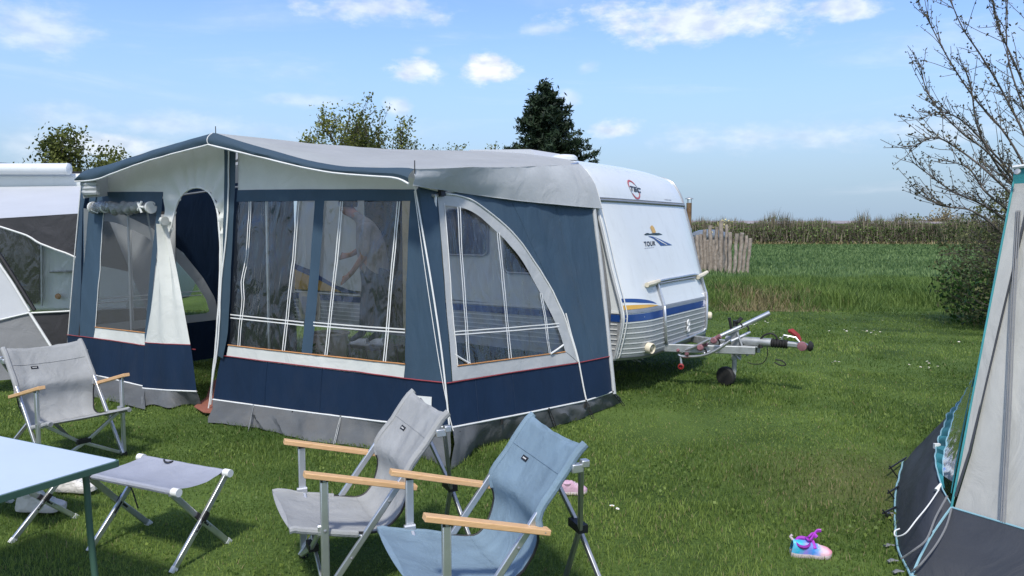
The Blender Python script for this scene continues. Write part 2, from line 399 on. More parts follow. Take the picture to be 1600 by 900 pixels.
# ------------------------------------------------------------------ camera object, light, sky
cd = bpy.data.cameras.new('camera'); cam = bpy.data.objects.new('camera', cd); COL.objects.link(cam)
cd.sensor_width = 36; cd.lens = 27.0; cd.clip_end = 3000; cam.location = CAM; cam.rotation_euler = (R(90) - PITCH, 0, 0)
SC.camera = cam
SC.view_settings.view_transform = 'Standard'; SC.view_settings.look = 'None'; SC.view_settings.gamma = 1; SC.view_settings.exposure = EXPO
SC.render.film_transparent = False
try:
    SC.cycles.max_bounces = 8; SC.cycles.transparent_max_bounces = 16; SC.cycles.diffuse_bounces = 4; SC.cycles.use_denoising = True
except Exception: pass
SUN_TO = Vector(SUN_DIR).normalized()
sl = bpy.data.lights.new('sun', 'SUN'); sl.energy = SUN_E; sl.angle = R(SUN_ANG); sl.color = (1, .95, .87)
so = bpy.data.objects.new('sun', sl); COL.objects.link(so); so.rotation_euler = (-SUN_TO).to_track_quat('-Z', 'Y').to_euler(); so.location = (-10, -10, 30)
W = bpy.data.worlds.new('World'); SC.world = W; W.use_nodes = True; N = NT(W); N.n.clear()
wo = N.new('ShaderNodeOutputWorld'); bg = N.new('ShaderNodeBackground'); N.l.new(bg.outputs[0], wo.inputs['Surface'])
bg.inputs['Strength'].default_value = SKY_S
sky = N.new('ShaderNodeTexSky', sky_type='NISHITA'); sky.sun_disc = False
sky.sun_elevation = math.asin(SUN_TO.z); sky.sun_rotation = math.atan2(SUN_TO.x, SUN_TO.y)
sky.air_density = 1.0; sky.dust_density = .6; sky.ozone_density = 2.2
tc = N.new('ShaderNodeTexCoord'); sp = N.new('ShaderNodeSeparateXYZ'); N.l.new(tc.outputs['Generated'], sp.inputs[0])
def M2(op, a, b=None, clamp=False):
    x = N.new('ShaderNodeMath', operation=op); x.use_clamp = clamp
    N.set(x.inputs[0], a)
    if b is not None: N.set(x.inputs[1], b)
    return x.outputs[0]
az = M2('ARCTAN2', sp.outputs['X'], sp.outputs['Y']); el = M2('ARCSINE', sp.outputs['Z'])
cb = N.new('ShaderNodeCombineXYZ'); N.l.new(az, cb.inputs[0]); N.l.new(M2('MULTIPLY', el, 2.0), cb.inputs[1])
n1 = N.new('ShaderNodeTexNoise'); n1.inputs['Scale'].default_value = 16; n1.inputs['Detail'].default_value = 9; n1.inputs['Roughness'].default_value = .62; N.l.new(cb.outputs[0], n1.inputs['Vector'])
nf = M2('SUBTRACT', n1.outputs['Fac'], .5)
cb2 = N.new('ShaderNodeCombineXYZ'); N.l.new(M2('MULTIPLY', az, .8), cb2.inputs[0]); N.l.new(M2('MULTIPLY', el, 5.0), cb2.inputs[1])
n2 = N.new('ShaderNodeTexNoise'); n2.inputs['Scale'].default_value = 3.2; n2.inputs['Detail'].default_value = 8; n2.inputs['Roughness'].default_value = .6; n2.inputs['Distortion'].default_value = .6; N.l.new(cb2.outputs[0], n2.inputs['Vector'])
def puff(px, py, rx, ry, dens, rough=1.5, soft=.55):
    r = ray(px, py).normalized(); a0 = math.atan2(r.x, r.y); e0 = math.asin(r.z)
    da = M2('DIVIDE', M2('SUBTRACT', az, a0), rx / F_PX); de = M2('DIVIDE', M2('SUBTRACT', el, e0), ry / F_PX)
    d = M2('SQRT', M2('ADD', M2('MULTIPLY', da, da), M2('MULTIPLY', de, de)))
    f = M2('ADD', M2('SUBTRACT', 1.0, d), M2('MULTIPLY', nf, rough))
    mr = N.new('ShaderNodeMapRange', interpolation_type='SMOOTHSTEP'); mr.inputs['From Min'].default_value = 0; mr.inputs['From Max'].default_value = soft; mr.inputs['To Max'].default_value = dens
    N.l.new(f, mr.inputs['Value']); return mr.outputs[0]
acc = None
for p in CLOUDS:
    q = puff(*p); acc = q if acc is None else M2('MAXIMUM', acc, q)
mr = N.new('ShaderNodeMapRange', interpolation_type='SMOOTHSTEP'); mr.inputs['From Min'].default_value = .50; mr.inputs['From Max'].default_value = .78; mr.inputs['To Max'].default_value = .28; N.l.new(n2.outputs['Fac'], mr.inputs['Value'])
back = M2('LESS_THAN', sp.outputs['Y'], -.1)
wisp = mr.outputs[0]
acc = M2('MAXIMUM', acc, wisp)
mr2 = N.new('ShaderNodeMapRange', interpolation_type='SMOOTHSTEP'); mr2.inputs['From Min'].default_value = .40; mr2.inputs['From Max'].default_value = .62; mr2.inputs['To Max'].default_value = .92; N.l.new(n2.outputs['Fac'], mr2.inputs['Value'])
acc = M2('MAXIMUM', acc, M2('MULTIPLY', mr2.outputs[0], back))  # dense clouds behind the camera, out of view, added to soften the light
hs = N.new('ShaderNodeHueSaturation'); hs.inputs['Saturation'].default_value = SKY_SAT; hs.inputs['Value'].default_value = 1.12; hs.inputs['Hue'].default_value = .512; N.l.new(sky.outputs[0], hs.inputs['Color'])
# thin grey-blue haze layer low over the horizon
hz = N.new('ShaderNodeMapRange', interpolation_type='SMOOTHSTEP'); hz.inputs['From Min'].default_value = .30; hz.inputs['From Max'].default_value = .0; hz.inputs['To Max'].default_value = .93; N.l.new(el, hz.inputs['Value'])
mh = N.new('ShaderNodeMix', data_type='RGBA'); N.l.new(hz.outputs[0], mh.inputs['Factor']); N.l.new(hs.outputs[0], mh.inputs['A']); mh.inputs['B'].default_value = HAZE_C
mc = N.new('ShaderNodeMix', data_type='RGBA'); N.l.new(acc, mc.inputs['Factor']); N.l.new(mh.outputs['Result'], mc.inputs['A']); n3 = N.new('ShaderNodeTexNoise'); n3.inputs['Scale'].default_value = 34; n3.inputs['Detail'].default_value = 7; N.l.new(cb.outputs[0], n3.inputs['Vector'])
mg = N.new('ShaderNodeMix', data_type='RGBA'); rg = N.new('ShaderNodeMapRange'); rg.inputs['From Min'].default_value = .35; rg.inputs['From Max'].default_value = .6; N.l.new(n3.outputs['Fac'], rg.inputs['Value']); N.l.new(rg.outputs[0], mg.inputs['Factor']); mg.inputs['A'].default_value = tuple(c * k for c, k in zip(CLOUD_C[:3], (.68, .73, .80))) + (1,); mg.inputs['B'].default_value = CLOUD_C
N.l.new(mg.outputs['Result'], mc.inputs['B'])
N.l.new(mc.outputs['Result'], bg.inputs['Color'])

# ------------------------------------------------------------------ vegetation materials
def veg(name, ca, cb, trans=.35, rough=.6, vs=1.0, cc=None, spec=.3):
    m = mat(name, cb, rough, 0, vs, col2=ca, trans=trans, tint=True, spec=spec); return m
V_ = {}
V_['lawn'] = veg('lawn_blades', (.065, .125, .022), (.27, .36, .080), .45, .5, .9)
V_['dry'] = veg('dry_blades', (.20, .165, .075), (.36, .31, .17), .3, .8, 2)
V_['field'] = veg('field_blades', (.085, .15, .045), (.20, .295, .105), .4, .55, .4)
V_['ditch'] = veg('ditch_blades', (.06, .125, .028), (.225, .32, .075), .42, .55, 1.0)
V_['hedge'] = veg('hedge_leaves', (.06, .10, .028), (.22, .31, .09), .3, .6, .5)
V_['hedgetwig'] = veg('hedge_twigs', (.085, .075, .055), (.25, .215, .155), .0, .9, .7)
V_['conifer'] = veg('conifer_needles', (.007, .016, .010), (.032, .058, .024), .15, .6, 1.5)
V_['olive'] = veg('young_leaves', (.055, .075, .014), (.22, .24, .055), .4, .5, 1.0)
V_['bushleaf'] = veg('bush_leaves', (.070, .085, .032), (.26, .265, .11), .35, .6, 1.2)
V_['bud'] = veg('dark_buds', (.04, .036, .022), (.12, .11, .06), .15, .6, 5)
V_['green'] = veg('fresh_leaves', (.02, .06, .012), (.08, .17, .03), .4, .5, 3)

def ground_mat():
    m = bpy.data.materials.new('turf_soil'); m.use_nodes = True; N = NT(m); bs = N.n['Principled BSDF']; bs.inputs['Roughness'].default_value = .9; bs.inputs['Specular IOR Level'].default_value = .15
    tc = N.new('ShaderNodeTexCoord')
    a = N.new('ShaderNodeTexNoise'); a.inputs['Scale'].default_value = .8; a.inputs['Detail'].default_value = 8; N.l.new(tc.outputs['Object'], a.inputs['Vector'])
    b = N.new('ShaderNodeTexNoise'); b.inputs['Scale'].default_value = 45; b.inputs['Detail'].default_value = 5; N.l.new(tc.outputs['Object'], b.inputs['Vector'])
    r = N.new('ShaderNodeValToRGB'); e = r.color_ramp.elements; e[0].position = .3; e[0].color = (.035, .065, .014, 1); e[1].position = .75; e[1].color = (.11, .17, .04, 1)
    mm = N.new('ShaderNodeMath', operation='MULTIPLY_ADD'); N.l.new(b.outputs['Fac'], mm.inputs[0]); mm.inputs[1].default_value = .6; N.l.new(a.outputs['Fac'], mm.inputs[2])
    m2 = N.new('ShaderNodeMath', operation='SUBTRACT'); N.l.new(mm.outputs[0], m2.inputs[0]); m2.inputs[1].default_value = .3; N.l.new(m2.outputs[0], r.inputs[0])
    vd = N.new('ShaderNodeVectorMath', operation='DISTANCE'); N.l.new(tc.outputs['Object'], vd.inputs[0]); vd.inputs[1].default_value = (2.4, 5.0, 0)
    k = N.new('ShaderNodeMath', operation='MULTIPLY_ADD'); N.l.new(a.outputs['Fac'], k.inputs[0]); k.inputs[1].default_value = -1.6; N.l.new(vd.outputs['Value'], k.inputs[2])
    mr = N.new('ShaderNodeMapRange'); mr.inputs['From Min'].default_value = .2; mr.inputs['From Max'].default_value = -.6; mr.inputs['To Max'].default_value = .3; N.l.new(k.outputs[0], mr.inputs['Value'])
    mw = N.new('ShaderNodeMix', data_type='RGBA'); N.l.new(mr.outputs[0], mw.inputs['Factor']); N.l.new(r.outputs[0], mw.inputs['A']); mw.inputs['B'].default_value = (.15, .105, .055, 1)
    N.l.new(mw.outputs['Result'], bs.inputs['Base Color']); bp = N.new('ShaderNodeBump'); bp.inputs['Strength'].default_value = .7; bp.inputs['Distance'].default_value = .03; N.l.new(b.outputs['Fac'], bp.inputs['Height']); N.l.new(bp.outputs[0], bs.inputs['Normal'])
    return m
M['turf'] = ground_mat()
M['fieldsoil'] = mat('field_ground', (.075, .125, .04), .95, .2, .25, .6, 9, col2=(.04, .075, .022), spec=.1)
M['banksoil'] = mat('ditch_soil', (.09, .08, .04), .95, .3, 1, .8, 20, spec=.1)

# ------------------------------------------------------------------ ground, ditch, field
EDGE = 15.7                                   # the mown lawn ends here; a shallow ditch and a rough bank follow
def edge_y(x): return EDGE + .25 * nz(x * .25, 3.1) + (.0 if x < 8 else .015 * (x - 8))
mb = MB(); rows = []
xs = [-160, -60, -30, -20] + [-14 + .7 * i for i in range(62)] + [36, 60, 160]
for y in [-60, -20, -5, 0, 3, 6, 9, 12, 14, 15, 15.7]:
    rows.append([Vector((x, y if y < 15.5 else edge_y(x), .03 * nz(x * .3, y * .3) if 3 < y < 15 and abs(x) < 25 else 0)) for x in xs])
for dy, z in ((.35, -.10), (.8, -.26), (1.3, -.24), (2.2, -.02), (3.3, .10)):
    rows.append([Vector((x, edge_y(x) + dy, z + .05 * nz(x * .8, dy * 2))) for x in xs])
mb.grid([list(reversed(r)) for r in rows]); tag(mb.build('lawn', M['turf']), kind='structure')
mb = MB(); rows = []
for y in (19.0, 21, 24, 30, 40, 60, 80, 120, 300, 1500):
    k = max(1.0, y / 60)
    rows.append([Vector((x * k, edge_y(x) + 3.3 if y < 19.5 else y, .10 if y < 19.5 else .10 + (.05 * nz(x * .2, y * .2) if y < 60 else 0))) for x in xs])
mb.grid([list(reversed(r)) for r in rows]); tag(mb.build('field', M['fieldsoil']), kind='structure')

def lawn_z(x, y): return .03 * nz(x * .3, y * .3) * (1 if 4 < y < 14 else .3)
def wedge(n, y0, y1, k0, k1):
    y = np.sqrt(RNG.uniform(y0 * y0, y1 * y1, n)); x = RNG.uniform(k0, k1, n) * y
    return x, y
B = []; Hh = []; Ww = []
for (y0, y1, dens) in ((2.7, 4.6, 7000), (4.6, 6.5, 4600), (6.5, 9, 2700), (9, 12.5, 1300), (12.5, 15.9, 800)):
    n = int(.70 * (y1 * y1 - y0 * y0) * dens)
    x, y = wedge(n, y0, y1, -.70, .70)
    ang = np.array([nz(a * .55, b * .55, 2.0) for a, b in zip(x[::1], y[::1])])
    t = np.array([nz(a * 2.2, b * 2.2, 5.0) for a, b in zip(x, y)])
    keep = (x > -4.6 - .2 * y)                               # behind the tents nothing of it is seen
    # worn, thin patch beside the right-hand tent
    worn = np.exp(-(((x - 2.55) / .55) ** 2 + ((y - 5.2) / .7) ** 2)) + np.exp(-(((x - 2.2) / .4) ** 2 + ((y - 4.6) / .5) ** 2))
    keep &= RNG.uniform(0, 1, n) > worn * .45
    x, y, ang, t = x[keep], y[keep], ang[keep], t[keep]; n = len(x)
    ey = np.array([edge_y(a) for a in x]); ok = y < ey + .05; x, y, ang, t = x[ok], y[ok], ang[ok], t[ok]; n = len(x)
    B.append(np.stack([x, y, np.zeros(n) - .004], 1)); Hh.append((.024 + .014 * t + .018 * ang) * RNG.uniform(.5, 1.6, n)); Ww.append(np.maximum(.0032, y * .00085) * RNG.uniform(.7, 1.4, n))
B = np.concatenate(B); Hh = np.maximum(np.concatenate(Hh), .012); Ww = np.concatenate(Ww)
B[:, 2] += np.array([lawn_z(a, b) for a, b in zip(B[:, 0], B[:, 1])])
pat = np.array([nz(a * .7, b * .7, 9.0) + .7 * nz(a * 3, b * 3, 4.0) for a, b in zip(B[:, 0], B[:, 1])])
tint = np.clip(.45 + .55 * pat + RNG.normal(0, .17, len(B)), 0, 1)
dry = RNG.uniform(0, 1, len(B)) < .018 + .08 * np.clip(pat - .2, 0, 1) + .22 * np.exp(-(((B[:, 0] - 2.3) / .8) ** 2 + ((B[:, 1] - 5.0) / .9) ** 2))
tag(blades('lawn_grass', B[~dry], Hh[~dry], Ww[~dry], V_['lawn'], 1.0, tint[~dry]), 'short mown lawn grass around the tents and chairs', 'grass', kind='stuff')
tag(blades('dry_lawn_grass', B[dry], Hh[dry] * .85, Ww[dry], V_['dry'], 1.3, RNG.uniform(0, 1, dry.sum())), 'dry straw-coloured blades mixed into the lawn', 'grass', kind='stuff')

# clover and daisy leaves between the grass
n = 26000; x, y = wedge(n, 2.8, 9.5, -.70, .70); cv_ = np.array([nz(a * 1.3, b * 1.3, 13.0) for a, b in zip(x, y)]); k = RNG.uniform(0, 1, n) < np.clip(cv_ * 2.2, 0, 1)
x, y = x[k], y[k]; n = len(x); tag(leaves('clover', np.stack([x, y, RNG.uniform(.010, .032, n) + np.array([lawn_z(a, b) for a, b in zip(x, y)])], 1), RNG.uniform(.012, .026, n), V_['lawn'], np.clip(RNG.normal(.45, .25, n), 0, 1), asp=.9, upb=0.0), 'small clover leaves spread through the lawn', 'clover', kind='stuff')
# rough bank behind the lawn: straw on the left, lush green on the right
def zbank(x, y):
    d = y - np.array([edge_y(a) for a in x]); return np.interp(d, [0, .35, .8, 1.3, 2.2, 3.3], [0, -.10, -.26, -.24, -.02, .10])
n = 60000; x, y = wedge(n, 15.75, 24, .15, .66); z = zbank(x, y); d = y - 15.7
dryk = np.clip(1.25 - np.abs(x - (.335 * y)) / (.085 * y), 0, 1) * np.clip(1.25 - d / 3.6, 0, 1)
dn = np.array([nz(a * 1.1, b * 1.1, 1.5) for a, b in zip(x, y)])
isd = RNG.uniform(0, 1, n) < np.clip(dryk * .95 + dn * .5 * (dryk > .05), 0, .93)
cl = np.array([nz(a * 1.6, b * 1.6, 7.7) for a, b in zip(x, y)])
h = .8 * (.20 + .26 * np.clip(cl + .3, 0, 1.2) + .10 * np.exp(-((d - 1.5) / 1.2) ** 2)) * RNG.uniform(.5, 1.4, n) * np.interp(d, [0, .5, 1, 5, 8.3], [.35, .9, 1.1, .8, .55])
b3 = np.stack([x, y, z - .01], 1); w = .016 * RNG.uniform(.7, 1.5, n)
tg = np.clip(.5 + .5 * np.array([nz(a * .6, b * .6, 3.0) for a, b in zip(x, y)]) + RNG.normal(0, .2, n), 0, 1)
tag(blades('ditch_grass', b3[~isd], h[~isd], w[~isd], V_['ditch'], .8, tg[~isd]), 'tall lush green grass on the ditch bank', 'grass', kind='stuff')
tag(blades('dry_grass', b3[isd], h[isd] * .85, w[isd], V_['dry'], 1.1, RNG.uniform(0, 1, isd.sum())), 'pale dry grass on the ditch bank behind the drawbar', 'grass', kind='stuff')
n = 70000; x, y = wedge(n, 22, 76, .15, .66)
sel = RNG.uniform(0, 1, n) < np.clip(30 / y, .2, 1); x, y = x[sel], y[sel]; n = len(x)
st = np.array([nz(a * .12, b * .5, 3.3) for a, b in zip(x, y)])
h = np.interp(y, [22, 40, 76], [.13, .13, .18]) * RNG.uniform(.5, 1.4, n); w = y * .0011 * RNG.uniform(.7, 1.5, n)
tag(blades('field_grass', np.stack([x, y, np.full(n, .10)], 1), h, w, V_['field'], .8, np.clip(.5 + .6 * st + RNG.normal(0, .2, n), 0, 1)), 'long green meadow grass in the field beyond the ditch', 'grass', kind='stuff')

# straw litter along the foot of the hedge
n = 5000; x = RNG.uniform(11, 56, n); y = 73.6 + RNG.uniform(-.7, .8, n)
sel = RNG.uniform(0, 1, n) < .35 + .5 * np.array([nz(a * .4, 2.0) for a in x]); x, y = x[sel], y[sel]
tag(blades('dead_grass', np.stack([x, y, np.full(len(x), .1)], 1), RNG.uniform(.15, .5, len(x)), RNG.uniform(.08, .2, len(x)), V_['dry'], 1.5, RNG.uniform(0, 1, len(x))), 'pale dead grass along the foot of the far hedge', 'grass', kind='stuff')

# ------------------------------------------------------------------ far hedge, trees beyond it
hd = thing('hedge', 'long clipped hedge with bare shoots along the far side of the field', 'hedge', (33, 75, .1))
n = 30000; x = RNG.uniform(8, 60, n); y = 75 + RNG.normal(0, .8, n); top = 1.8 + .22 * np.array([nz(a * .5, 1.0) for a in x]); z = .1 + top * RNG.uniform(0, 1, n) ** .8
cl = np.array([nz(a * .22, c * .3, 5.0) for a, c in zip(x, z)])
leaves('foliage', np.stack([x, y, z], 1), RNG.uniform(.10, .26, n), V_['hedge'], np.clip(.40 + .7 * cl + RNG.normal(0, .2, n), 0, 1), hd)
n = 9000; x = RNG.uniform(8, 60, n)
blades('twigs', np.stack([x, 75 + RNG.normal(0, .7, n), np.full(n, .1) + RNG.uniform(0, 1.1, n)], 1), RNG.uniform(.6, 1.3, n), RNG.uniform(.03, .08, n), V_['hedgetwig'], .5, RNG.uniform(0, 1, n), hd)
n = 5200; x = RNG.uniform(8, 60, n); amp = np.clip(.5 + .95 * np.array([nz(a * .33, 8.0) + .5 * nz(a * 1.1, 3.0) for a in x]), .08, 1.4)
blades('shoots', np.stack([x, 75 + RNG.normal(0, .6, n), np.full(n, 1.6)], 1), .55 + amp * RNG.uniform(.2, 1.6, n), RNG.uniform(.03, .075, n), V_['hedgetwig'], .35, RNG.uniform(0, 1, n), hd)
n = 9000; x = RNG.uniform(8, 60, n); amp = np.clip(.5 + .95 * np.array([nz(a * .33, 8.0) + .5 * nz(a * 1.1, 3.0) for a in x]), .08, 1.4)
leaves('shoot_leaves', np.stack([x, 75 + RNG.normal(0, .6, n), 2.0 + amp * RNG.uniform(0, .85, n)], 1), RNG.uniform(.07, .15, n), V_['hedge'], RNG.uniform(.4, 1, n), hd)
# low shed seen as a thin line over the hedge
M['shedwall'] = mat('shed_wall', (.50, .42, .36), .7, .2, 2); M['shedroof'] = mat('shed_roof', (.30, .26, .25), .7, .1, 2)
sh = thing('farm_shed', 'long low pale farm shed showing as a thin line over the far hedge', 'shed', (36, 92, .1))
mb = MB(); mb.box((36, 92, 1.18), 34, 6, 2.16); mb.build('wall', M['shedwall'], sh)
mb = MB(); mb.prism([(18.7, 88.6, 2.26), (18.7, 95.4, 2.26), (18.7, 92, 2.62)], (34.6, 0, 0)); mb.build('roof', M['shedroof'], sh)

def grow(segs, tips, p, d, L, r, lev, maxlev, spread, nsub, up=.15, wig=.12, taper=.6, lenk=.62):
    """recursive limb: list of (points, radii); collects twig points into tips"""
    k = 5; pts = [p.copy()]; q = p.copy(); dd = d.normalized()
    for i in range(k):
        dd = (dd + Vector((random.gauss(0, wig), random.gauss(0, wig), random.gauss(0, wig) + up * .3))).normalized(); q = q + dd * (L / k); pts.append(q.copy())
    segs.append((pts, [r * (1 - (1 - taper) * i / k) for i in range(k + 1)], lev))
    if lev >= maxlev - 1: tips += [lerp(pts[i], pts[i + 1], random.random()) for i in range(1, k) for _ in range(2)] + [pts[-1]]
    if lev < maxlev:
        for j in range(nsub[lev] if lev < len(nsub) else 3):
            t = random.uniform(.25, 1); i = min(k - 1, int(t * k)); b = lerp(pts[i], pts[i + 1], t * k - i)
            ax = dd.orthogonal(); ax.rotate(Matrix.Rotation(random.uniform(0, 6.28), 3, dd)); nd = (dd * math.cos(spread) + ax.normalized() * math.sin(spread) * random.uniform(.6, 1.2)); nd.z += up
            grow(segs, tips, b, nd, L * lenk * random.uniform(.7, 1.2), max(r * taper * .62, .004), lev + 1, maxlev, spread, nsub, up, wig, taper, lenk)
def wood(name, segs, m, parent, minlev=0, maxlev=99, n=5, minr=0.0):
    mb = MB()
    for pts, rr, lev in segs:
        if minlev <= lev <= maxlev: mb.tube(pts, [max(x, minr) for x in rr], 7 if lev == 0 else (5 if lev == 1 else 3), cap=False)
    return mb.build(name, m, parent)

def leafy_tree(name, label, loc, H, trunk, first, nfirst, spread, nsub, maxlev, leafsize, nleaf, lm, sd, up=.15, bare=.0, wr=1.0, minr=.006, clip=None):
    random.seed(sd); t = thing(name, label, 'tree', loc); segs = []; tips = []; base = Vector(loc)
    tr = [base, base + Vector((.05, 0, trunk * .5)), base + Vector((0, .05, trunk))]
    segs.append((tr, [H * .022, H * .018, H * .016], 0))
    for i in range(nfirst):
        a = 6.283 * i / nfirst + random.uniform(-.4, .4); s = random.uniform(.25, 1) * spread
        grow(segs, tips, lerp(tr[1], tr[2], random.uniform(.3, 1)), Vector((math.cos(a) * math.sin(s), math.sin(a) * math.sin(s), math.cos(s))), first * random.uniform(.75, 1.15), H * .010, 1, maxlev, .55, nsub, up)
    if clip:
        rx, cz, rz = clip; ok = lambda p: ((p.x - base.x) / rx) ** 2 + ((p.y - base.y) / rx) ** 2 + ((p.z - cz) / rz) ** 2 < 1 + .15 * nz(p.x * 1.6, p.y * 1.6, p.z * 1.6)
        tips = [p for p in tips if ok(p)]; segs = [s for s in segs if s[2] == 0 or all(ok(q) or q.z < cz for q in s[0])]
    wood('trunk', segs, M['bark'], t, minr=minr)
    T = np.array([tuple(p) for p in tips]); k = RNG.integers(0, len(T), nleaf); P = T[k] + RNG.normal(0, leafsize * wr, (nleaf, 3))
    leaves('crown', P, RNG.uniform(.6, 1.3, nleaf) * leafsize, lm, np.clip(.5 + .9 * np.array([nz(*(p * .8)) for p in P]) + RNG.normal(0, .2, nleaf), 0, 1), t)
    return t
g_ = lambda px, Y: ((px - 800) / F_PX * Y, Y, 0)
leafy_tree('budding_tree', 'broad tree with fresh olive leaves standing behind the awning roof', g_(566, 20), 4.6, 2.1, 1.95, 16, 1.15, [0, 8, 6, 4], 3, .085, 15000, V_['olive'], 44, .22, clip=(1.55, 3.5, 1.85))
leafy_tree('leafy_tree', 'rounded olive-green tree rising above the neighbouring caravan', g_(122, 24), 4.0, 2.3, 1.75, 16, 1.35, [0, 7, 5, 4], 3, .12, 15000, V_['olive'], 11, .10, clip=(1.75, 3.15, 1.6))
leafy_tree('small_tree', 'small sparse tree just showing over the awning roof, beside the conifer', g_(704, 27), 4.5, 3.0, 1.5, 8, 1.15, [0, 5, 5, 3], 3, .10, 2200, V_['olive'], 5, .12)
leafy_tree('distant_tree', 'yellow-green round tree beyond the hedge, left of its pinkish neighbour', g_(1412, 96), 4.0, 1, 1.8, 9, 1.3, [0, 6, 5], 2, .35, 1600, V_['olive'], 21, .1, minr=.03)
leafy_tree('distant_tree', 'pale pinkish budding tree beyond the hedge, beside the dark shrub', g_(1462, 92), 4.6, 1, 2.2, 9, 1.25, [0, 7, 6], 2, .30, 1500, V_['dry'], 22, .1, minr=.04)

# conifer
random.seed(31); cx, cy = (852 - 800) / F_PX * 22, 22.0
t = thing('conifer', 'dark green conifer towering behind the awning roof', 'tree', (cx, cy, 0))
mb = MB(); mb.tube([(cx, cy, 0), (cx, cy, 3), (cx - .05, cy, 5.55)], [.16, .10, .015], 7); mb.build('trunk', M['bark'], t)
P = []; S = []; TT = []; mbb = MB()
Hc = 5.78
for i in range(380):
    z = Hc * (1 - random.random() ** .75 * .80); k = (Hc - z) / Hc
    Lb = (.16 + 2.95 * k ** .88) * random.uniform(.65, 1.12) * (1 + .25 * nz(z * 1.3, i * .01)); a = random.uniform(0, 6.283)
    if math.cos(a) < -.2 and z > 3.6: Lb *= .85
    d = Vector((math.cos(a), math.sin(a), .55 - .75 * k)).normalized(); p0 = Vector((cx, cy, z)); pts = [p0]
    for j in range(1, 7):
        t_ = j / 6; pts.append(p0 + Vector((d.x, d.y, 0)) * Lb * t_ + Vector((0, 0, Lb * (d.z * t_ - .28 * t_ * t_ + .25 * t_ ** 4))))
    mbb.tube(pts, [.016 * (1 - .1 * j) for j in range(7)], 3, cap=False)
    m = int(16 + Lb * 115)
    for _ in range(m):
        f = random.random() ** .7 * 5.99; j = int(f); q = lerp(pts[j], pts[j + 1], f - j); w = .13 * (1.25 - f / 7)
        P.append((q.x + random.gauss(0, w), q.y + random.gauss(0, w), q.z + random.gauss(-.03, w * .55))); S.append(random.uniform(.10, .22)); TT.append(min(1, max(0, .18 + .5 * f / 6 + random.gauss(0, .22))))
mbb.build('branches', M['bark'], t)
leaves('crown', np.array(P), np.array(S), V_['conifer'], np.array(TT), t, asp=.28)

# ------------------------------------------------------------------ the big shrub on the right: arching bare limbs with buds over a dense bush
random.seed(12)
t = thing('budding_shrub', 'tall bare shrub with arching twigs and dark opening buds behind the right tent', 'tree', (9.4, 11.9, 0))
LB = [  # limb outlines: seen places at a depth each
 ([(1640, 420), (1612, 345), (1585, 285), (1540, 235), (1500, 205), (1452, 150), (1438, 100)], 11.4),
 ([(1650, 400), (1618, 300), (1575, 215), (1520, 150), (1478, 85), (1446, 22)], 11.9),
 ([(1650, 380), (1610, 235), (1570, 150), (1535, 90), (1502, 40), (1478, -20)], 12.3),
 ([(1650, 360), (1625, 200), (1590, 110), (1560, 40), (1545, -30)], 11.6),
 ([(1640, 430), (1600, 330), (1550, 275), (1500, 235), (1460, 215), (1420, 235)], 11.0),
 ([(1640, 450), (1580, 355), (1535, 320), (1490, 300), (1445, 268), (1422, 250)], 12.4),
 ([(1630, 450), (1570, 370), (1520, 330), (1475, 322), (1432, 300)], 11.3),
 ([(1660, 330), (1640, 160), (1612, 60), (1600, -30)], 12.0),
 ([(1640, 420), (1600, 300), (1548, 235), (1505, 190), (1470, 175), (1440, 186)], 12.7),
 ([(1650, 380), (1630, 250), (1600, 170), (1575, 90), (1572, 0)], 11.2),
 ([(1640, 400), (1605, 318), (1560, 262), (1528, 200), (1516, 130), (1500, 95)], 12.0),
 ([(1640, 430), (1590, 345), (1540, 300), (1512, 262), (1470, 250)], 11.8)]
segs = []; buds = []; root = Vector((9.4, 11.9, 0))
for pts, Y in LB:
    L = [AT(px, py, Y + random.uniform(-.15, .15)) for px, py in pts]; L = smooth_line([lerp(root, L[0], .25) + Vector((random.uniform(-.3, .3), random.uniform(-.3, .3), 0))] + L, 5); m = len(L)
    segs.append((L, [.019 * (1 - i / m) ** 1.0 + .0055 for i in range(m)], 0))
    for j in range(36):
        i = random.randrange(m // 4, m - 1); d = (L[i + 1] - L[i]).normalized(); s = random.choice((-1, 1))
        nd = d + Vector((random.gauss(0, .45), random.gauss(0, .5), random.gauss(.18, .4))); nd.normalize(); ln = random.uniform(.25, .85) * (1.1 - .5 * i / m); q = L[i].copy(); pl = [q.copy()]
        for k in range(5): nd = (nd + Vector((random.gauss(-.03, .09), random.gauss(0, .09), .07 + random.gauss(0, .07)))).normalized(); q = q + nd * ln / 5; pl.append(q.copy())
        segs.append((pl, [.0055, .005, .0047, .0044, .004, .0036], 1))
        for k in range(1, 6):
            if random.random() < .8: buds.append((pl[k], nd))
    for i in range(m // 3, m): 
        if random.random() < .8: buds.append((L[i], Vector((0, 0, 1))))
wood('limbs', segs, M['twig'], t)
P = []; S = []
for p, d in buds:
    for _ in range(random.randint(1, 3)): P.append((p.x + random.gauss(0, .022), p.y + random.gauss(0, .022), p.z + abs(random.gauss(0, .025)))); S.append(random.uniform(.03, .062))
leaves('buds', np.array(P), np.array(S), V_['bud'], RNG.uniform(0, 1, len(P)), t, asp=.55)

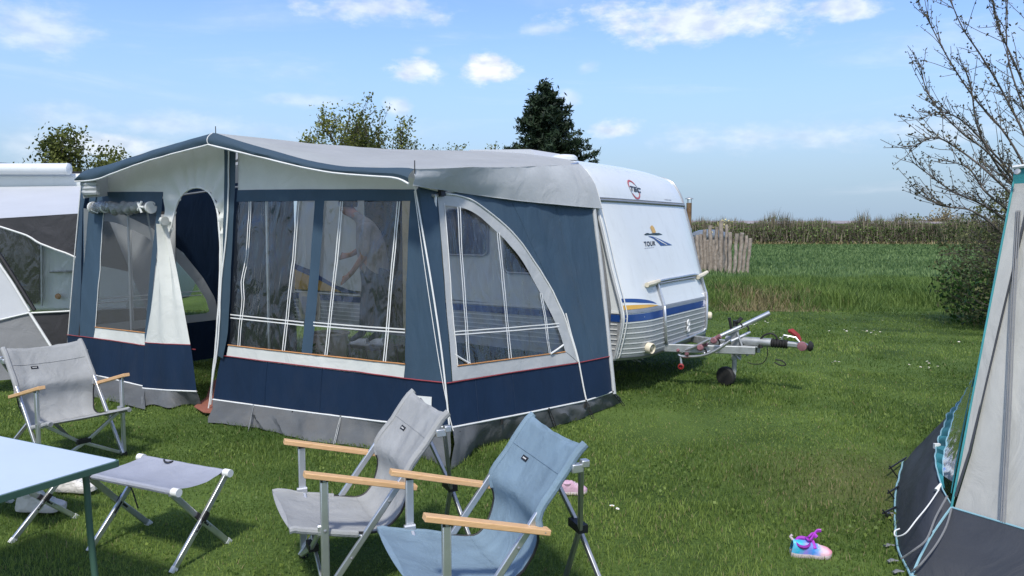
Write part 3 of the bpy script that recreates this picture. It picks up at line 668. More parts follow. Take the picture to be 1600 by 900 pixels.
t = thing('dense_bush', 'dense brown-green twiggy bush beside the right tent', 'bush', (9.2, 13.2, 0))
def bushpt(n):
    out = []
    while len(out) < n:
        z = random.uniform(.02, 2.35); a = random.uniform(0, 6.283); k = math.sqrt(random.random())
        rad = (1.25 + .55 * math.sin(min(1, z / 1.9) * 2.6)) * (1 if z < 1.7 else max(.3, 1 - (z - 1.7) * .85)); rad *= 1 + .30 * nz(a * 1.2, z * 1.3, 2.0) + .18 * nz(a * 4, z * 4, 1)
        out.append((9.25 + math.cos(a) * rad * k * 1.05, 13.2 + math.sin(a) * rad * k, z))
    return np.array(out)
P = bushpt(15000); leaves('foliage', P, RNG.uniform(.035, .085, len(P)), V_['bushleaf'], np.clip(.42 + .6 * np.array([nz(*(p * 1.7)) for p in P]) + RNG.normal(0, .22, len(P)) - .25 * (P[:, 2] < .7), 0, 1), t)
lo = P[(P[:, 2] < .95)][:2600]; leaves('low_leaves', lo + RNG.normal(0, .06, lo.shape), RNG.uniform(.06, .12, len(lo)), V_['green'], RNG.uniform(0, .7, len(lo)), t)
segs = []
for i in range(420):
    a = random.uniform(0, 6.283); r0 = random.uniform(0, .9); p = Vector((9.25 + math.cos(a) * r0, 13.2 + math.sin(a) * r0, random.uniform(.1, 1.5))); d = Vector((math.cos(a) * .8, math.sin(a) * .8, random.uniform(.1, 1))).normalized(); pl = [p.copy()]
    for k in range(5): d = (d + Vector((random.gauss(0, .2), random.gauss(0, .2), random.gauss(.02, .2)))).normalized(); p = p + d * random.uniform(.12, .26); pl.append(p.copy())
    segs.append((pl, [.010, .008, .007, .006, .005, .004], 0))
mb = MB()
for pl, rr, _ in segs: mb.tube(pl, rr, 3, cap=False)
mb.build('twigs', M['twig'], t)

# ------------------------------------------------------------------ log palisade with the stove flue of a wood-fired tub behind it
YP = 28.0
pal = thing('log_palisade', 'palisade of upright weathered logs of uneven height in the meadow', 'fence', tuple(G(1125, 428, .1)))
LG = [(1082, 370, 8, 0), (1089, 367, 9, 2), (1095, 366, 8, 1), (1101, 359, 8, 0), (1110, 352, 9, 0), (1120, 355, 8, -2), (1127, 345, 9, -1), (1136, 351, 8, -2), (1141, 363, 9, -2), (1152, 365, 8, -3), (1160, 364, 9, -4), (1166, 368, 8, -4), (1173, 372, 8, -5)]
random.seed(9)
for i, (px, pt, w, ln) in enumerate(LG):
    yy = YP + .5 * math.sin(i * .5) + random.uniform(-.12, .12)
    top = AT(px, pt, yy); bot = AT(px + ln - (0 if i < 9 else 2), 431, yy); bot.z = .02; r = w / 2 * 28 / F_PX * .72
    k = 9; pts = [lerp(bot, top, j / k) + Vector((random.gauss(0, .012), random.gauss(0, .012), 0)) for j in range(k + 1)]
    mb = MB(); mb.tube(pts, [r * random.uniform(.86, 1.1) for _ in pts], 10); mb.build('log', M['log'], pal)
st = thing('stove_flue', 'rusty stove flue pipe with a rain cap rising behind the palisade', 'chimney', tuple(AT(1077, 420, 30.2)))
x0 = AT(1076, 357, 30.2); mb = MB(); zt = AT(1076, 317, 30.2).z; zm = AT(1076, 357, 30.2).z
mb.lathe((x0.x, 30.2, zm), (0, 0, 1), [(.105, 0), (.105, zt - zm), (.09, zt - zm)], 14); mb.build('pipe', M['rust'], st)
mb = MB(); mb.lathe((x0.x, 30.2, .1), (0, 0, 1), [(.125, 0), (.125, zm - .1), (.105, zm - .08)], 14); mb.build('lower_pipe', M['galv'], st)
mb = MB(); zc = AT(1076, 311, 30.2).z
for a in (0, 2.1, 4.2): mb.tube([(x0.x + .09 * math.cos(a), 30.2 + .09 * math.sin(a), zt - .02), (x0.x + .09 * math.cos(a), 30.2 + .09 * math.sin(a), zc)], .012, 5)
mb.lathe((x0.x, 30.2, zc), (0, 0, 1), [(.17, 0), (.15, .03), (.02, .07)], 14); mb.build('rain_cap', M['galv'], st)
tb = thing('hot_tub', 'round wood-fired tub with a grey domed cover behind the palisade', 'tub', tuple(AT(1106, 420, 30.0)))
p = AT(1108, 366, 30.0); zb = p.z
mb = MB(); mb.lathe((p.x, 30, .1), (0, 0, 1), [(.62, 0), (.66, .5), (.64, zb - .12)], 24); mb.build('barrel', M['log'], tb)
M['tubcover'] = mat('grey_tub_cover', (.16, .19, .22), .4, .1, 4)
mb = MB(); mb.lathe((p.x, 30, zb - .12), (0, 0, 1), [(.70, 0), (.70, .08), (.60, .20), (.38, .28), (.05, .31)], 24); mb.build('cover', M['tubcover'], tb)
# small things in the meadow
random.seed(3); q = AT(1152, 353, 27.0)
fb = thing('flowering_bush', 'thin branch of pale yellow blossom standing behind the palisade', 'plant', (q.x, 27.9, .1))
mb = MB(); mb.tube([(q.x, 28.9, .1), (q.x + .03, 28.9, 1.2), (q.x, 28.9, q.z)], [.03, .025, .012], 5); mb.build('stem', M['bark'], fb)
M['blossom'] = mat('pale_yellow_blossom', (.72, .64, .30), .6, .1, 6, trans=.2)
C_ = np.array([(q.x + random.gauss(0, .16), 28.9 + random.gauss(0, .1), q.z + .02 + random.gauss(0, .10)) for _ in range(90)]); leaves('blossom', C_, RNG.uniform(.06, .13, 90), M['blossom'], None, fb)
q = G(1335, 470, .05); mb = MB(); q = AT(1335, 464, 18.2)
mb.tube([q + Vector((-.02, .35, -.02)), q, q + Vector((.05, -.1, .0))], [.10, .10, .085], 10); mb.tube([q + Vector((-.14, 0, .05)), q + Vector((.0, -.04, .11)), q + Vector((.14, .02, .04))], .02, 6)
tag(mb.build('drain_pipe', M['rubber']), 'small dark pipe end half hidden in the ditch grass', 'pipe')

# daisies on the lawn
M['petal'] = mat('daisy_petal', (.80, .80, .76), .6, .03, 9)
mb = MB()
for k in range(9):
    a = 6.283 * k / 9; d = Vector((math.cos(a), math.sin(a), 0)); s = Vector((-d.y, d.x, 0))
    mb.poly([d * .004 - s * .003 + Vector((0, 0, .045)), d * .018 - s * .005 + Vector((0, 0, .049)), d * .018 + s * .005 + Vector((0, 0, .049)), d * .004 + s * .003 + Vector((0, 0, .045))])
mb.cur = 1; mb.lathe((0, 0, .044), (0, 0, 1), [(.006, 0), (.006, .004), (.002, .006)], 8); mb.cur = 2; mb.tube([(0, 0, 0), (0, 0, .046)], .0012, 4)
dz = mb.build('daisy', [M['petal'], M['yellow'], V_['lawn']], None)
spots = []
for (px, py, n, sx, sy) in ((1190, 508, 9, 12, 3), (1205, 527, 6, 10, 3), (1348, 520, 10, 14, 3), (1450, 575, 9, 18, 3), (1232, 532, 5, 14, 2), (1308, 570, 3, 6, 1), (1310, 518, 3, 9, 2), (1495, 535, 2, 9, 3), (1113, 495, 2, 4, 1), (966, 803, 2, 6, 2), (1400, 505, 2, 30, 3)):
    for _ in range(n): spots.append((px + random.gauss(0, sx), py + random.gauss(0, sy)))
for i, (px, py) in enumerate(spots):
    o = dz if i == 0 else dz.copy()
    if i: COL.objects.link(o)
    p = G(px, min(max(py, 494), 890)); o.location = (p.x, p.y, lawn_z(p.x, p.y)); s = random.uniform(.55, .9) * (1 + p.y * .01); o.scale = (s, s, s); o.rotation_euler = (random.uniform(-.3, .3), random.uniform(-.3, .3), random.uniform(0, 6))
    tag(o, 'tiny white daisy growing in the mown lawn', 'daisy', 'white daisies dotted over the lawn')
# ------------------------------------------------------------------ awning frame of reference: s along the caravan towards its nose, v away from us
YAW = R(33.7); A_ = Vector((math.cos(YAW), -math.sin(YAW), 0)); N_ = Vector((math.sin(YAW), math.cos(YAW), 0)); O_ = Vector((-.432, 5.341, 0))
def T(s, v, z): return O_ + A_ * s + N_ * v + Vector((0, 0, z))
def inT(P): d = P - O_; return d.dot(A_), d.dot(N_), d.z
VC = 2.74                                      # the caravan's near side
def VPL(v): return Plane(T(0, v, 0), N_)
FR = Plane.three(T(0, .10, 0), T(1, .10, 0), T(0, .10 + .09 * 2, 2.0))
FAS = VPL(.02)
cA = FR.un(652, 292); cB = FR.un(705, 668); cC = VPL(2.60).un(926, 327)
SD = Plane.three(cA, cB, cC)
def dF(a, b): return .016 * nz(a * 1.3, b * 1.0, 1) + .012 * nz(a * 5, b * 1.2, 2) + .005 * nz(a * 9 + b * 5, b * 4 - a * 3, 44) + .003 * nz(a * 13, b * 4, 3)
_ac = FR.to2(FR.un(307, 350))
def dG(a, b):                                  # pleats fanning out round the arch
    x, y = a - _ac[0], b - _ac[1]; r = math.hypot(x, y); t = math.atan2(y, x)
    return dF(a, b) + .020 * math.exp(-((r - .34) / .30) ** 2) * math.sin(t * 17 + 1.5 * nz(r * 3, t)) * (y > -.1) * min(1, max(0, (r - .22) / .1)) + .006 * nz(a * 9, b * 1.5, 77)
def dS(a, b): return .018 * nz(a * 1.2, b * .8, 5) + .013 * nz(a * 4.5, b * 1.3 + a * 1.2, 6) + .005 * nz(a * 9 + b * 5, b * 4 - a * 3, 45) + .003 * nz(a * 12, b * 4, 7)
aw = thing('caravan_awning', 'large blue and grey caravan awning with clear foil windows and an open arched doorway', 'awning', tuple(T(-2.4, .2, 0)))
AWC = {}
def fpanel(name, polys, m, surf=FR, disp=dF, off=0, step=.07, label=None, parent=None):
    mb = MB()
    for p in polys: panel(mb, p, surf, step, disp, off)
    o = mb.build(name, m, parent or aw, label=label); AWC[name] = o; return o
def fcord(name, lines, m, r, surf=FR, disp=dF, off=.004, parent=None):
    for l in lines: mb = MB(); cord(mb, l, surf, r, off, 6, disp); o = mb.build(name, m, parent or aw)
    return o

arch = sm2([(258, 420), (263, 385), (270, 348), (277, 318), (290, 300), (307, 293), (324, 298), (336, 314), (342, 340), (344, 380), (344, 430), (342, 490), (338, 545)], 4)
fas_bot = sm2([(126, 284), (155, 282), (182, 273), (220, 259), (262, 246), (335, 227)], 3)[:-1] + sm2([(335, 227), (380, 238), (430, 250), (480, 262), (530, 271), (590, 276), (628, 279), (647, 288)], 3)
fas_top = [(125, 277), (132, 266), (170, 257), (250, 231), (335, 207)] + sm2([(335, 207), (380, 222), (430, 236), (480, 250), (530, 259), (560, 261), (600, 262), (635, 262), (647, 264)], 3)[1:]
def fas_y(x):                                   # where the wall goes up behind the valance
    return np.interp(x, [126, 182, 262, 335, 430, 530, 600, 652], [276, 262, 236, 215, 240, 258, 266, 280])
topl = lambda x0, x1, n=9: [(x, float(fas_y(x))) for x in np.linspace(x0, x1, n)]

# cream gable: left part carries the arch, right part lies over the big windows
fpanel('gable_panel', [topl(160, 354, 14) + [(352, 340), (347, 480), (343, 552), (339, 552)] + [p for p in reversed(arch[8:])] + list(reversed(arch[2:8])) + [(262, 380), (257, 378), (256, 300), (160, 300)]], M['cream'], disp=dG, step=.033)
fpanel('gable_panel', [topl(370, 652, 16) + [(650, 297), (560, 297), (460, 297), (370, 298)]], M['cream'])
# blue framing cloth
fpanel('corner_panel', [topl(130, 160, 4) + [(160, 300), (163, 318), (150, 512), (148, 529), (126, 526)], ], M['steel'])
fpanel('window_surround', [[(160, 300), (256, 300), (254, 330), (231, 541), (228, 541), (228, 520), (247, 322), (162, 322)]], M['steel'], off=.012)
fpanel('window_surround', [[(370, 297), (460, 296), (560, 296), (651, 296), (650, 314), (508, 314), (490, 553), (474, 551), (494, 314), (370, 315)]], M['steel'], off=.009)
fpanel('corner_panel', [[(640, 314), (651, 296), (654, 293), (697, 598), (630, 591), (632, 568)]], M['steel'])
zl = [(354, 224), (371, 226), (369, 330), (360, 520), (352, 560), (346, 556), (341, 560), (350, 440), (353, 330)]
fpanel('zip_strip', [zl], M['fascia'], off=.028)
fcord('zip', [sm2([(362, 226), (361, 300), (360, 350), (355, 400), (350, 450), (349, 500), (345, 550), (337, 600), (331, 640)], 4)], M['offwhite'], .007, off=.038)
# lower navy band and sills
fpanel('navy_band', [[(107, 524), (148, 529), (229, 541), (228, 604), (150, 586), (104, 577)]], M['navy'], off=.004)
fpanel('navy_band', [[(346, 556), (450, 568), (560, 581), (630, 591), (697, 599), (705, 668), (600, 659), (450, 640), (333, 624)]], M['navy'], off=.002)
fpanel('window_sill', [[(150, 511), (229, 520), (228, 541), (148, 529)]], M['cream'], off=.004)
fpanel('window_sill', [[(357, 539), (430, 547), (530, 558), (633, 569), (630, 591), (530, 579), (430, 567), (354, 557)]], M['cream'], off=.004)
fcord('orange_tape', [[(150, 511), (229, 520)]], M['orange'], .006, off=.008); fcord('orange_tape', [[(357, 539), (430, 547), (530, 558), (633, 569)]], M['orange'], .006, off=.008)
fcord('red_piping', [[(107, 523), (148, 528), (229, 540), (306, 546)]], M['red'], .005, off=.008); fcord('red_piping', [[(344, 555), (450, 568), (560, 581), (630, 591), (697, 598)]], M['red'], .005, off=.008)
fcord('window_seam', [[(162, 318), (150, 512)], [(247, 320), (228, 521)]], M['offwhite'], .004)
fcord('door_piping', [arch[2:] + [(334, 580), (330, 632)]], M['offwhite'], .009, off=.006)
# outermost strip of the front, folded round the corner pole
pl = Plane(FR.un(140, 420), Matrix.Rotation(R(-14), 3, 'Z') @ FR.n)
mb = MB(); panel(mb, topl(126, 152, 3) + [(150, 300), (135, 410), (122, 526), (107, 524), (117, 400)], pl, .07, dF); mb.build('corner_panel', M['steel'], aw)
mb = MB(); cord(mb, [(127, 290), (117, 400), (107, 524), (104, 577)], pl, .006, .004); mb.build('corner_piping', M['offwhite'], aw)
# windows
def wfilm(name, poly, m, surf=FR, k=1.0, sd=0):
    d = (lambda a, b: -.006 + k * (.010 * nz(a * 3, b * 2, 11 + sd) + .006 * nz(a * 9, b * 6, 12 + sd))) 
    mb = MB(); panel(mb, poly, surf, .045, d); return mb.build(name, m, aw)
w1 = wfilm('window_foil', [(370, 312), (496, 312), (476, 552), (356, 541)], M['film'])
w2 = wfilm('window_foil', [(506, 312), (652, 311), (634, 570), (488, 555)], M['film'], sd=3)
w3 = wfilm('mesh_window', [(161, 318), (249, 318), (230, 522), (149, 513)], M['mesh'], k=.4, sd=5)
def tapes(lines, parent, surf=FR, w=.010, disp=dF):
    mb = MB()
    for l in lines: band(mb, l, surf, w, .010, disp)
    mb.build('white_tape', M['offwhite'], parent)
dbl = lambda l, d=3.2: [[(x - d / 2, y) for x, y in l], [(x + d / 2, y) for x, y in l]]
hdl = lambda l, d=5: [[(x, y - d / 2) for x, y in l], [(x, y + d / 2) for x, y in l]]
tapes(dbl(sm2([(391, 315), (388, 360), (384, 410), (379, 440), (381, 470), (376, 520), (375, 541)], 3)) + dbl([(467, 315), (460, 400), (445, 549)]) + hdl([(361, 494), (420, 500), (477, 506)]), w1)
tapes(dbl([(535, 315), (528, 400), (511, 556)]) + dbl([(623, 315), (617, 400), (601, 566)]) + hdl([(491, 506), (560, 512), (634, 517)]), w2)
# rolled-up foil over the left window
mb = MB(); random.seed(2); L = [FR.px(px, 325 + .6 * math.sin(px * .1), .05) for px in np.linspace(150, 243, 26)]
for j, (rr, dz) in enumerate(((.052, 0), (.045, .012))):
    Q = [p + Vector((random.gauss(0, .006), random.gauss(0, .006), random.gauss(0, .010) + dz)) for p in L]; mb.tube(Q, [rr * random.uniform(.75, 1.15) for _ in Q], 12)
rf = mb.build('rolled_foil', M['foil'], aw)
mb = MB()
for px in (153, 172, 243): 
    c = FR.px(px, 325, .05); mb = MB(); mb.tube([c + A_ * (-.012), c + A_ * .012], .062 if px != 172 else .058, 16); mb.build('tie_strap', M['offwhite'], rf)
mb = MB()
for k in range(5):
    a = k * 1.25; c = FR.px(236, 325, .11); mb.tube([c + (A_ * math.cos(a) + Vector((0, 0, 1)) * math.sin(a)) * .06, c + N_ * -.015, c - (A_ * math.cos(a + .5) + Vector((0, 0, 1)) * math.sin(a + .5)) * .06], .010, 6)
mb.tube([FR.px(161, 320, .04), FR.px(161, 334, .06), FR.px(157, 330, .1)], .008, 6); mb.build('strap_loops', M['offwhite'], rf)

# twisted door flap tied back at the left of the arch
knot = FR.px(268, 346, .09); mb = MB(); rows = []
for i in range(26):
    t = i / 25; y = 352 + t * (606 - 352); xl = np.interp(y, [352, 420, 480, 541, 606], [266, 253, 241, 229, 227]); xr = np.interp(y, [352, 380, 450, 545, 606], [270, 275, 288, 305, 312])
    row = []
    for j in range(13):
        u = j / 12; amp = .035 * (1 - t) ** 1.2 + .010
        o = .03 + amp * math.sin(u * 15 + 1.1 * nz(t * 2, u * 3)) * (.4 + .6 * (1 - t)) + .09 * math.sin(u * math.pi) * (1 - .55 * t)
        row.append(FR.px(xl + (xr - xl) * u, y + 5 * u * t, o))
    rows.append(row)
ks = [i for i in range(26) if 352 + i / 25 * 254 <= 543]
mb.grid(rows[:ks[-1] + 1]); fl = mb.build('door_flap', M['cream'], aw)
mb = MB(); mb.grid(rows[ks[-1]:]); mb.build('navy_band', M['navy'], fl)
mb = MB(); mb.tube(rows[ks[-1]], .005, 5); mb.build('red_piping', M['red'], fl); mb = MB(); mb.tube(rows[-1], .008, 6); mb.build('bottom_piping', M['offwhite'], fl)
mb = MB(); lo = [G(np.interp(j, [0, 12], [226, 314]), 637 - 3 * math.sin(j * .9) + (-2 if j > 9 else 0)) + Vector((0, 0, .015)) for j in range(13)]
mb.grid([rows[-1], [lerp(rows[-1][j], lo[j], .5) + FR.n * .015 * math.sin(j * 1.9) for j in range(13)], lo]); mb.build('mud_flap', M['skirt'], fl)
mb = MB(); zx = Vector((0, 0, 1))
for k in range(7): 
    a = k * .9; mb.tube([knot + A_ * (-.06 + .02 * k) + zx * .03 * math.sin(k * 2.3), knot + FR.n * .02, knot + A_ * (.02 * math.cos(a)) + zx * (-.10 + .03 * math.sin(a))], [.012, .020, .008], 6)
mb.tube([knot + A_ * .0 + FR.n * .03, knot + A_ * .06 + FR.n * .05 + zx * -.005, knot + A_ * .115 + FR.n * .05 + zx * -.01], [.012, .024, .045], 10); mb.build('tie_knot', M['cream'], fl)

# ---- right-hand side wall
def spanel(name, polys, m, off=0, step=.07): return fpanel(name, polys, m, SD, dS, off, step)
arO = sm2([(690, 303), (712, 306), (735, 315), (760, 330), (785, 350), (812, 379), (836, 412), (858, 448), (876, 486), (890, 525), (902, 566)], 3)
arI = sm2([(695, 321), (715, 324), (733, 331), (757, 347), (780, 367), (803, 393), (825, 424), (846, 460), (863, 495), (875, 525), (882, 549)], 3)
spanel('side_strip', [[(653, 290), (668, 293), (684, 298), (690, 400), (706, 597), (697, 598)]], M['steel'])
spanel('side_panel', [[(684, 290), (730, 298), (800, 308), (927, 322), (952, 556), (902, 567)] + list(reversed(arO)) + [(684, 302)]], M['steel'], step=.08)
spanel('window_frame', [[(682, 303)] + arO + [(882, 549)] + list(reversed(arI))[1:] + [(700, 400), (713, 572), (882, 550), (901, 566), (800, 581), (706, 596), (692, 420)]], M['greycloth'], off=.006, step=.05)
spanel('navy_band', [[(697, 599), (800, 582), (903, 567), (952, 557), (957, 612), (916, 626), (820, 646), (706, 668)]], M['navy'], off=.002)
mb = MB(); panel(mb, [(693, 318)] + arI + [(884, 551), (712, 574)], SD, .045, lambda a, b: -.008 + .010 * nz(a * 3.2, b * 2, 21) + .006 * nz(a * 10, b * 7, 22)); w4 = mb.build('window_foil', M['film'], aw)
tapes(dbl([(715, 324), (722, 440), (731, 569)]) + dbl([(777, 364), (787, 460), (796, 562)]) + dbl([(845, 458), (853, 500), (860, 554)], 2.4) + hdl([(709, 521), (790, 515), (872, 508)]), w4, SD, .009, dS)
mb = MB()
for l in ([(709, 553), (722, 562), (734, 568)], [(860, 553), (872, 545), (880, 539)]): mb = MB(); cord(mb, l, SD, .008, .004); mb.build('tie_tape', M['offwhite'], w4)
fcord('arch_piping', [[(655, 292), (690, 301)] + arO], M['offwhite'], .007, SD, dS, .012)
fcord('orange_tape', [[(713, 572), (882, 550)]], M['orange'], .006, SD, dS, .008); fcord('red_piping', [[(697, 599), (800, 582), (903, 567), (952, 557)]], M['red'], .005, SD, dS, .008)
fcord('side_zip', [sm2([(882, 490), (893, 530), (903, 567), (909, 600), (915, 628)], 3)], M['offwhite'], .007, SD, dS, .012)
fcord('frame_seam', [[(693, 318), (702, 450), (713, 572)]], M['offwhite'], .003, SD, dS, .012)
mb = MB(); c = SD.px(685, 300, .035); mb.box(c, .05, .03, .085, SD.u, SD.n, SD.w); mb.box(c + zx * .05, .065, .04, .018, SD.u, SD.n, SD.w); mb.build('strap_buckle', M['black'], aw)
# grey draught edge against the caravan
mb = MB(); L0 = [SD.un(926, 322), SD.un(938, 420), SD.un(952, 556), SD.un(958, 616)]; L0 = resample(L0, 20)
L1 = resample([VPL(VC - .02).un(929, 330), VPL(VC - .02).un(944, 400), VPL(VC - .02).un(955, 480), VPL(VC - .02).un(951, 552)], 20)
mb.tube([p + SD.n * .01 for p in L0], .022, 8); mb.build('edge_tube', M['greycloth'], aw)
mb = MB(); mb.grid([L0[:17], [lerp(L0[i], L1[i], .5) + SD.n * -.07 for i in range(17)], L1[:17]]); mb.build('draught_pad', M['midgrey'], aw)
# corner cords
mb = MB(); cord(mb, sm2([(650, 288), (660, 345), (678, 450), (694, 560), (705, 668)], 4), FR, .007, .02); cord(mb, sm2([(654, 300), (672, 430), (692, 560), (707, 640), (715, 672)], 4), FR, .003, .05); mb.build('corner_cord', M['offwhite'], aw)

# stitched seams in the lower band and the canvas
for l, sf in (([(505, 575), (500, 646)], FR), ([(420, 565), (414, 634)], FR), ([(800, 583), (806, 648)], SD), ([(632, 592), (638, 662)], FR), ([(190, 535), (187, 594)], FR), ([(742, 594), (746, 658)], SD)): fcord('canvas_seam', [l], M['navy'], .0035, sf, dF if sf is FR else dS, .003)
for l in ([(800, 316), (872, 470)], [(690, 302), (700, 300)], [(868, 318), (925, 560)]): fcord('canvas_seam', [l], M['steel'], .003, SD, dS, .001)
# ---- mud flap and its piping
def skirt(name, topp, lowp, surf, sd, n=60):
    a = resample([surf.px(*p, .004) for p in topp], n); b = resample([G(*p, .012) for p in lowp], n); mb = MB(); rows = [a]
    for k in range(1, 6):
        t = k / 5; rows.append([lerp(a[i], b[i], t) + surf.n * (.030 * math.sin(t * 2.6) * 1.9 * nz(i * .32, t * 1.5, sd) + .045 * t * (1 - t)) + Vector((0, 0, .010 * (t == 1) * abs(nz(i * .6, sd)))) for i in range(n)])
    mb.grid(rows); return mb.build(name, M['skirt'], aw)
skirt('mud_flap', [(104, 577), (150, 586), (228, 604)], [(98, 605), (150, 621), (228, 640)], FR, 1, 26)
skirt('mud_flap', [(333, 624), (450, 640), (600, 659), (705, 668)], [(327, 660), (400, 669), (480, 688), (560, 698), (630, 704), (680, 722), (704, 734)], FR, 2)
skirt('mud_flap', [(706, 668), (820, 646), (916, 626), (957, 612)], [(704, 734), (725, 722), (745, 700), (790, 688), (850, 671), (905, 656), (938, 642), (958, 634), (974, 628)], SD, 3)
mb = MB(); cord(mb, [(333, 624), (450, 640), (600, 659), (705, 668)], FR, .008, .006); cord(mb, [(706, 668), (820, 646), (916, 626), (957, 612)], SD, .008, .006); cord(mb, [(104, 577), (150, 586), (228, 604)], FR, .008, .006); mb.build('bottom_piping', M['offwhite'], aw)
# peg ladders and rubber rings
for (a, b) in (((398, 634), (388, 672)), ((534, 651), (522, 694)), ((856, 640), (868, 668)), ((914, 627), (926, 653)), ((956, 613), (975, 634)), ((716, 676), (736, 704)), ((224, 606), (222, 634))):
    p = (SD if a[0] > 705 else FR).px(*a, .012); q = G(*b, .02); d = (q - p); sd = d.cross(N_).normalized() * .011; mb = MB()
    mb.tube([p - sd * .4, lerp(p, q, .3) - sd, q - sd, q + sd, lerp(p, q, .3) + sd, p + sd * .4], .0035, 5)
    for k in range(4, 10, 2): c = lerp(p, q, k / 10); mb.tube([c - sd, c + sd], .003, 5)
    mb.tube([p + zx * .012, p - zx * .012], .009, 6); mb.build('peg_ladder', M['rubber'] if a[0] > 705 else M['galv'], aw)
for a in ((459, 642), (783, 655), (913, 630)):
    p = (SD if a[0] > 705 else FR).px(*a, .012); mb = MB(); mb.tube([p, p - zx * .02, p - zx * .045 + N_ * -.01], [.008, .010, .006], 6); mb.build('rubber_ring', M['rubber'], aw)
# white badge with a red diamond on the corner panel
bd = [(642, 617), (676, 620), (675, 652), (641, 650)]; mb = MB(); P = [FR.px(*p, .010) for p in bd]; mb.prism(P, FR.n * .003); bad = mb.build('badge', M['offwhite'], aw)
c = FR.px(659, 631.5, .0145); ux = (P[1] - P[0]).normalized(); uy = (P[0] - P[3]).normalized()
q = lambda x, y: c + ux * x + uy * y
M['badgered'] = mat('badge_red', (.55, .02, .05), .5, .03, 9); M['badgenavy'] = mat('badge_navy', (.02, .02, .06), .5, .03, 9)
mb = MB(); mb.poly([q(0, -.052), q(.062, 0), q(0, .05), q(-.062, 0)]); mb.build('diamond_border', M['badgenavy'], bad)
mb = MB(); o2 = FR.n * .002; mb.poly([q(0, -.044) + o2, q(.054, 0) + o2, q(0, .043) + o2, q(-.054, 0) + o2]); mb.build('diamond', M['badgered'], bad)
mb = MB(); o3 = FR.n * .004
for (a, b) in ((q(-.038, .012), q(.02, .03)), (q(-.03, -.012), q(.045, .0)), (q(-.012, -.035), q(-.002, .042)), (q(.02, -.03), q(.028, .02))): mb.beam(a + o3, b + o3, .004, .001, FR.n)
mb.build('diamond_lines', M['offwhite'], bad)

# ---- valance and roof
ft = resample([FAS.un(*p) for p in fas_top], 90); fb_ = resample([FAS.px(*p, .05) for p in fas_bot], 90)
mb = MB(); rows = []
for k in range(6):
    t = k / 5; rows.append([lerp(ft[i], fb_[i], t) + FAS.n * (.035 * math.sin(t * 3.1) + .012 * nz(i * .25, t * 2, 4)) for i in range(90)])
mb.grid(rows); val = mb.build('valance', M['fascia'], aw)
mb = MB(); mb.tube([p + FAS.n * .006 for p in rows[-1]], .0085, 6); mb.build('valance_piping', M['offwhite'], val)
mb = MB(); mb.tube([rows[k][44] + FAS.n * .004 for k in range(6)], .004, 5); mb.build('peak_seam', M['offwhite'], val)
sL = inT(ft[0])[0]; sR = inT(ft[-1])[0]
ZR = 2.60
rail = [(-5.15, ZR), (-2.4, ZR), (-1.7, 2.555), (-1.2, 2.505), (-.80, 2.44), (-.60, 2.405), (-.46, 2.345)]
bk = []
for i in range(90):
    s = lerp(sL, -.46, ((inT(ft[i])[0] - sL) / (sR - sL))); bk.append(T(s, VC, float(np.interp(s, [p[0] for p in rail], [p[1] for p in rail]))))
mb = MB(); rows = []
for k in range(31):
    t = k / 30; rows.append([lerp(ft[i], bk[i], t) + Vector((0, 0, -.012 * math.sin(t * math.pi) * (1 - .6 * abs(i / 45 - 1)) + .012 * nz(i * .13, t * 4, 3) * math.sin(t * math.pi) + .006 * nz(i * .4 + t * 5, t * 9, 8) * math.sin(t * math.pi))) for i in range(90)])
mb.grid(rows); mb.build('roof', M['roofcloth'], aw)
rcr = [rows[k][89] for k in range(31)]
lowl = resample([FAS.px(649, 290, .03), SD.px(700, 300, .03), SD.px(800, 314, .02), SD.px(880, 322.5, .02), T(*[a for a in inT(VPL(VC - .02).un(927, 327))])], 31)
bkc = [(-.46, 2.345), (-.36, 2.245), (-.30, 2.14), (-.255, 2.02), (-.215, 1.90)]
mb = MB(); rr = []
for k in range(7):
    t = k / 6; r_ = [lerp(rcr[i], lowl[i], t) for i in range(31)]; e = T(np.interp(t, [0, .25, .5, .75, 1], [b[0] for b in bkc]), VC - .015, np.interp(t, [0, .25, .5, .75, 1], [b[1] for b in bkc])); d = e - r_[30]
    rr.append([r_[i] + d * (i / 30) ** 4 + A_ * (.012 * math.sin(t * 3.14) + .016 * nz(i * .45, t * 2.4 + i * .2, 6)) for i in range(31)])
mb.grid(rr); mb.build('side_valance', M['greycloth'], aw)
mb = MB(); mb.tube(rr[-1], .004, 5); mb.build('side_valance_seam', M['greycloth'], aw)
# left side: same overhang, plus the little rolled curtain under the corner
mb = MB(); mb.grid([[rows[k][0] for k in range(31)], [rows[k][0] + Vector((0, 0, -.22)) + A_ * .05 for k in range(31)]]); mb.build('side_valance', M['greycloth'], aw)
mb = MB(); c0 = FAS.px(130, 290, .02)
for k in range(3): mb.tube([FAS.px(129, 288 + 6 * k, -.02), FAS.px(141, 288.5 + 6.5 * k, .02), FAS.px(153, 286 + 7.5 * k, .0)], [.030, .036, .026], 8)
mb.build('rolled_curtain', M['greycloth'], aw)
mb = MB()
for px, py in ((337, 209), (648, 265)): p = FAS.un(px, py); mb = MB(); mb.tube([p - zx * .03, p + zx * .065], .004, 5); mb.build('pole_tip', M['black'], aw)

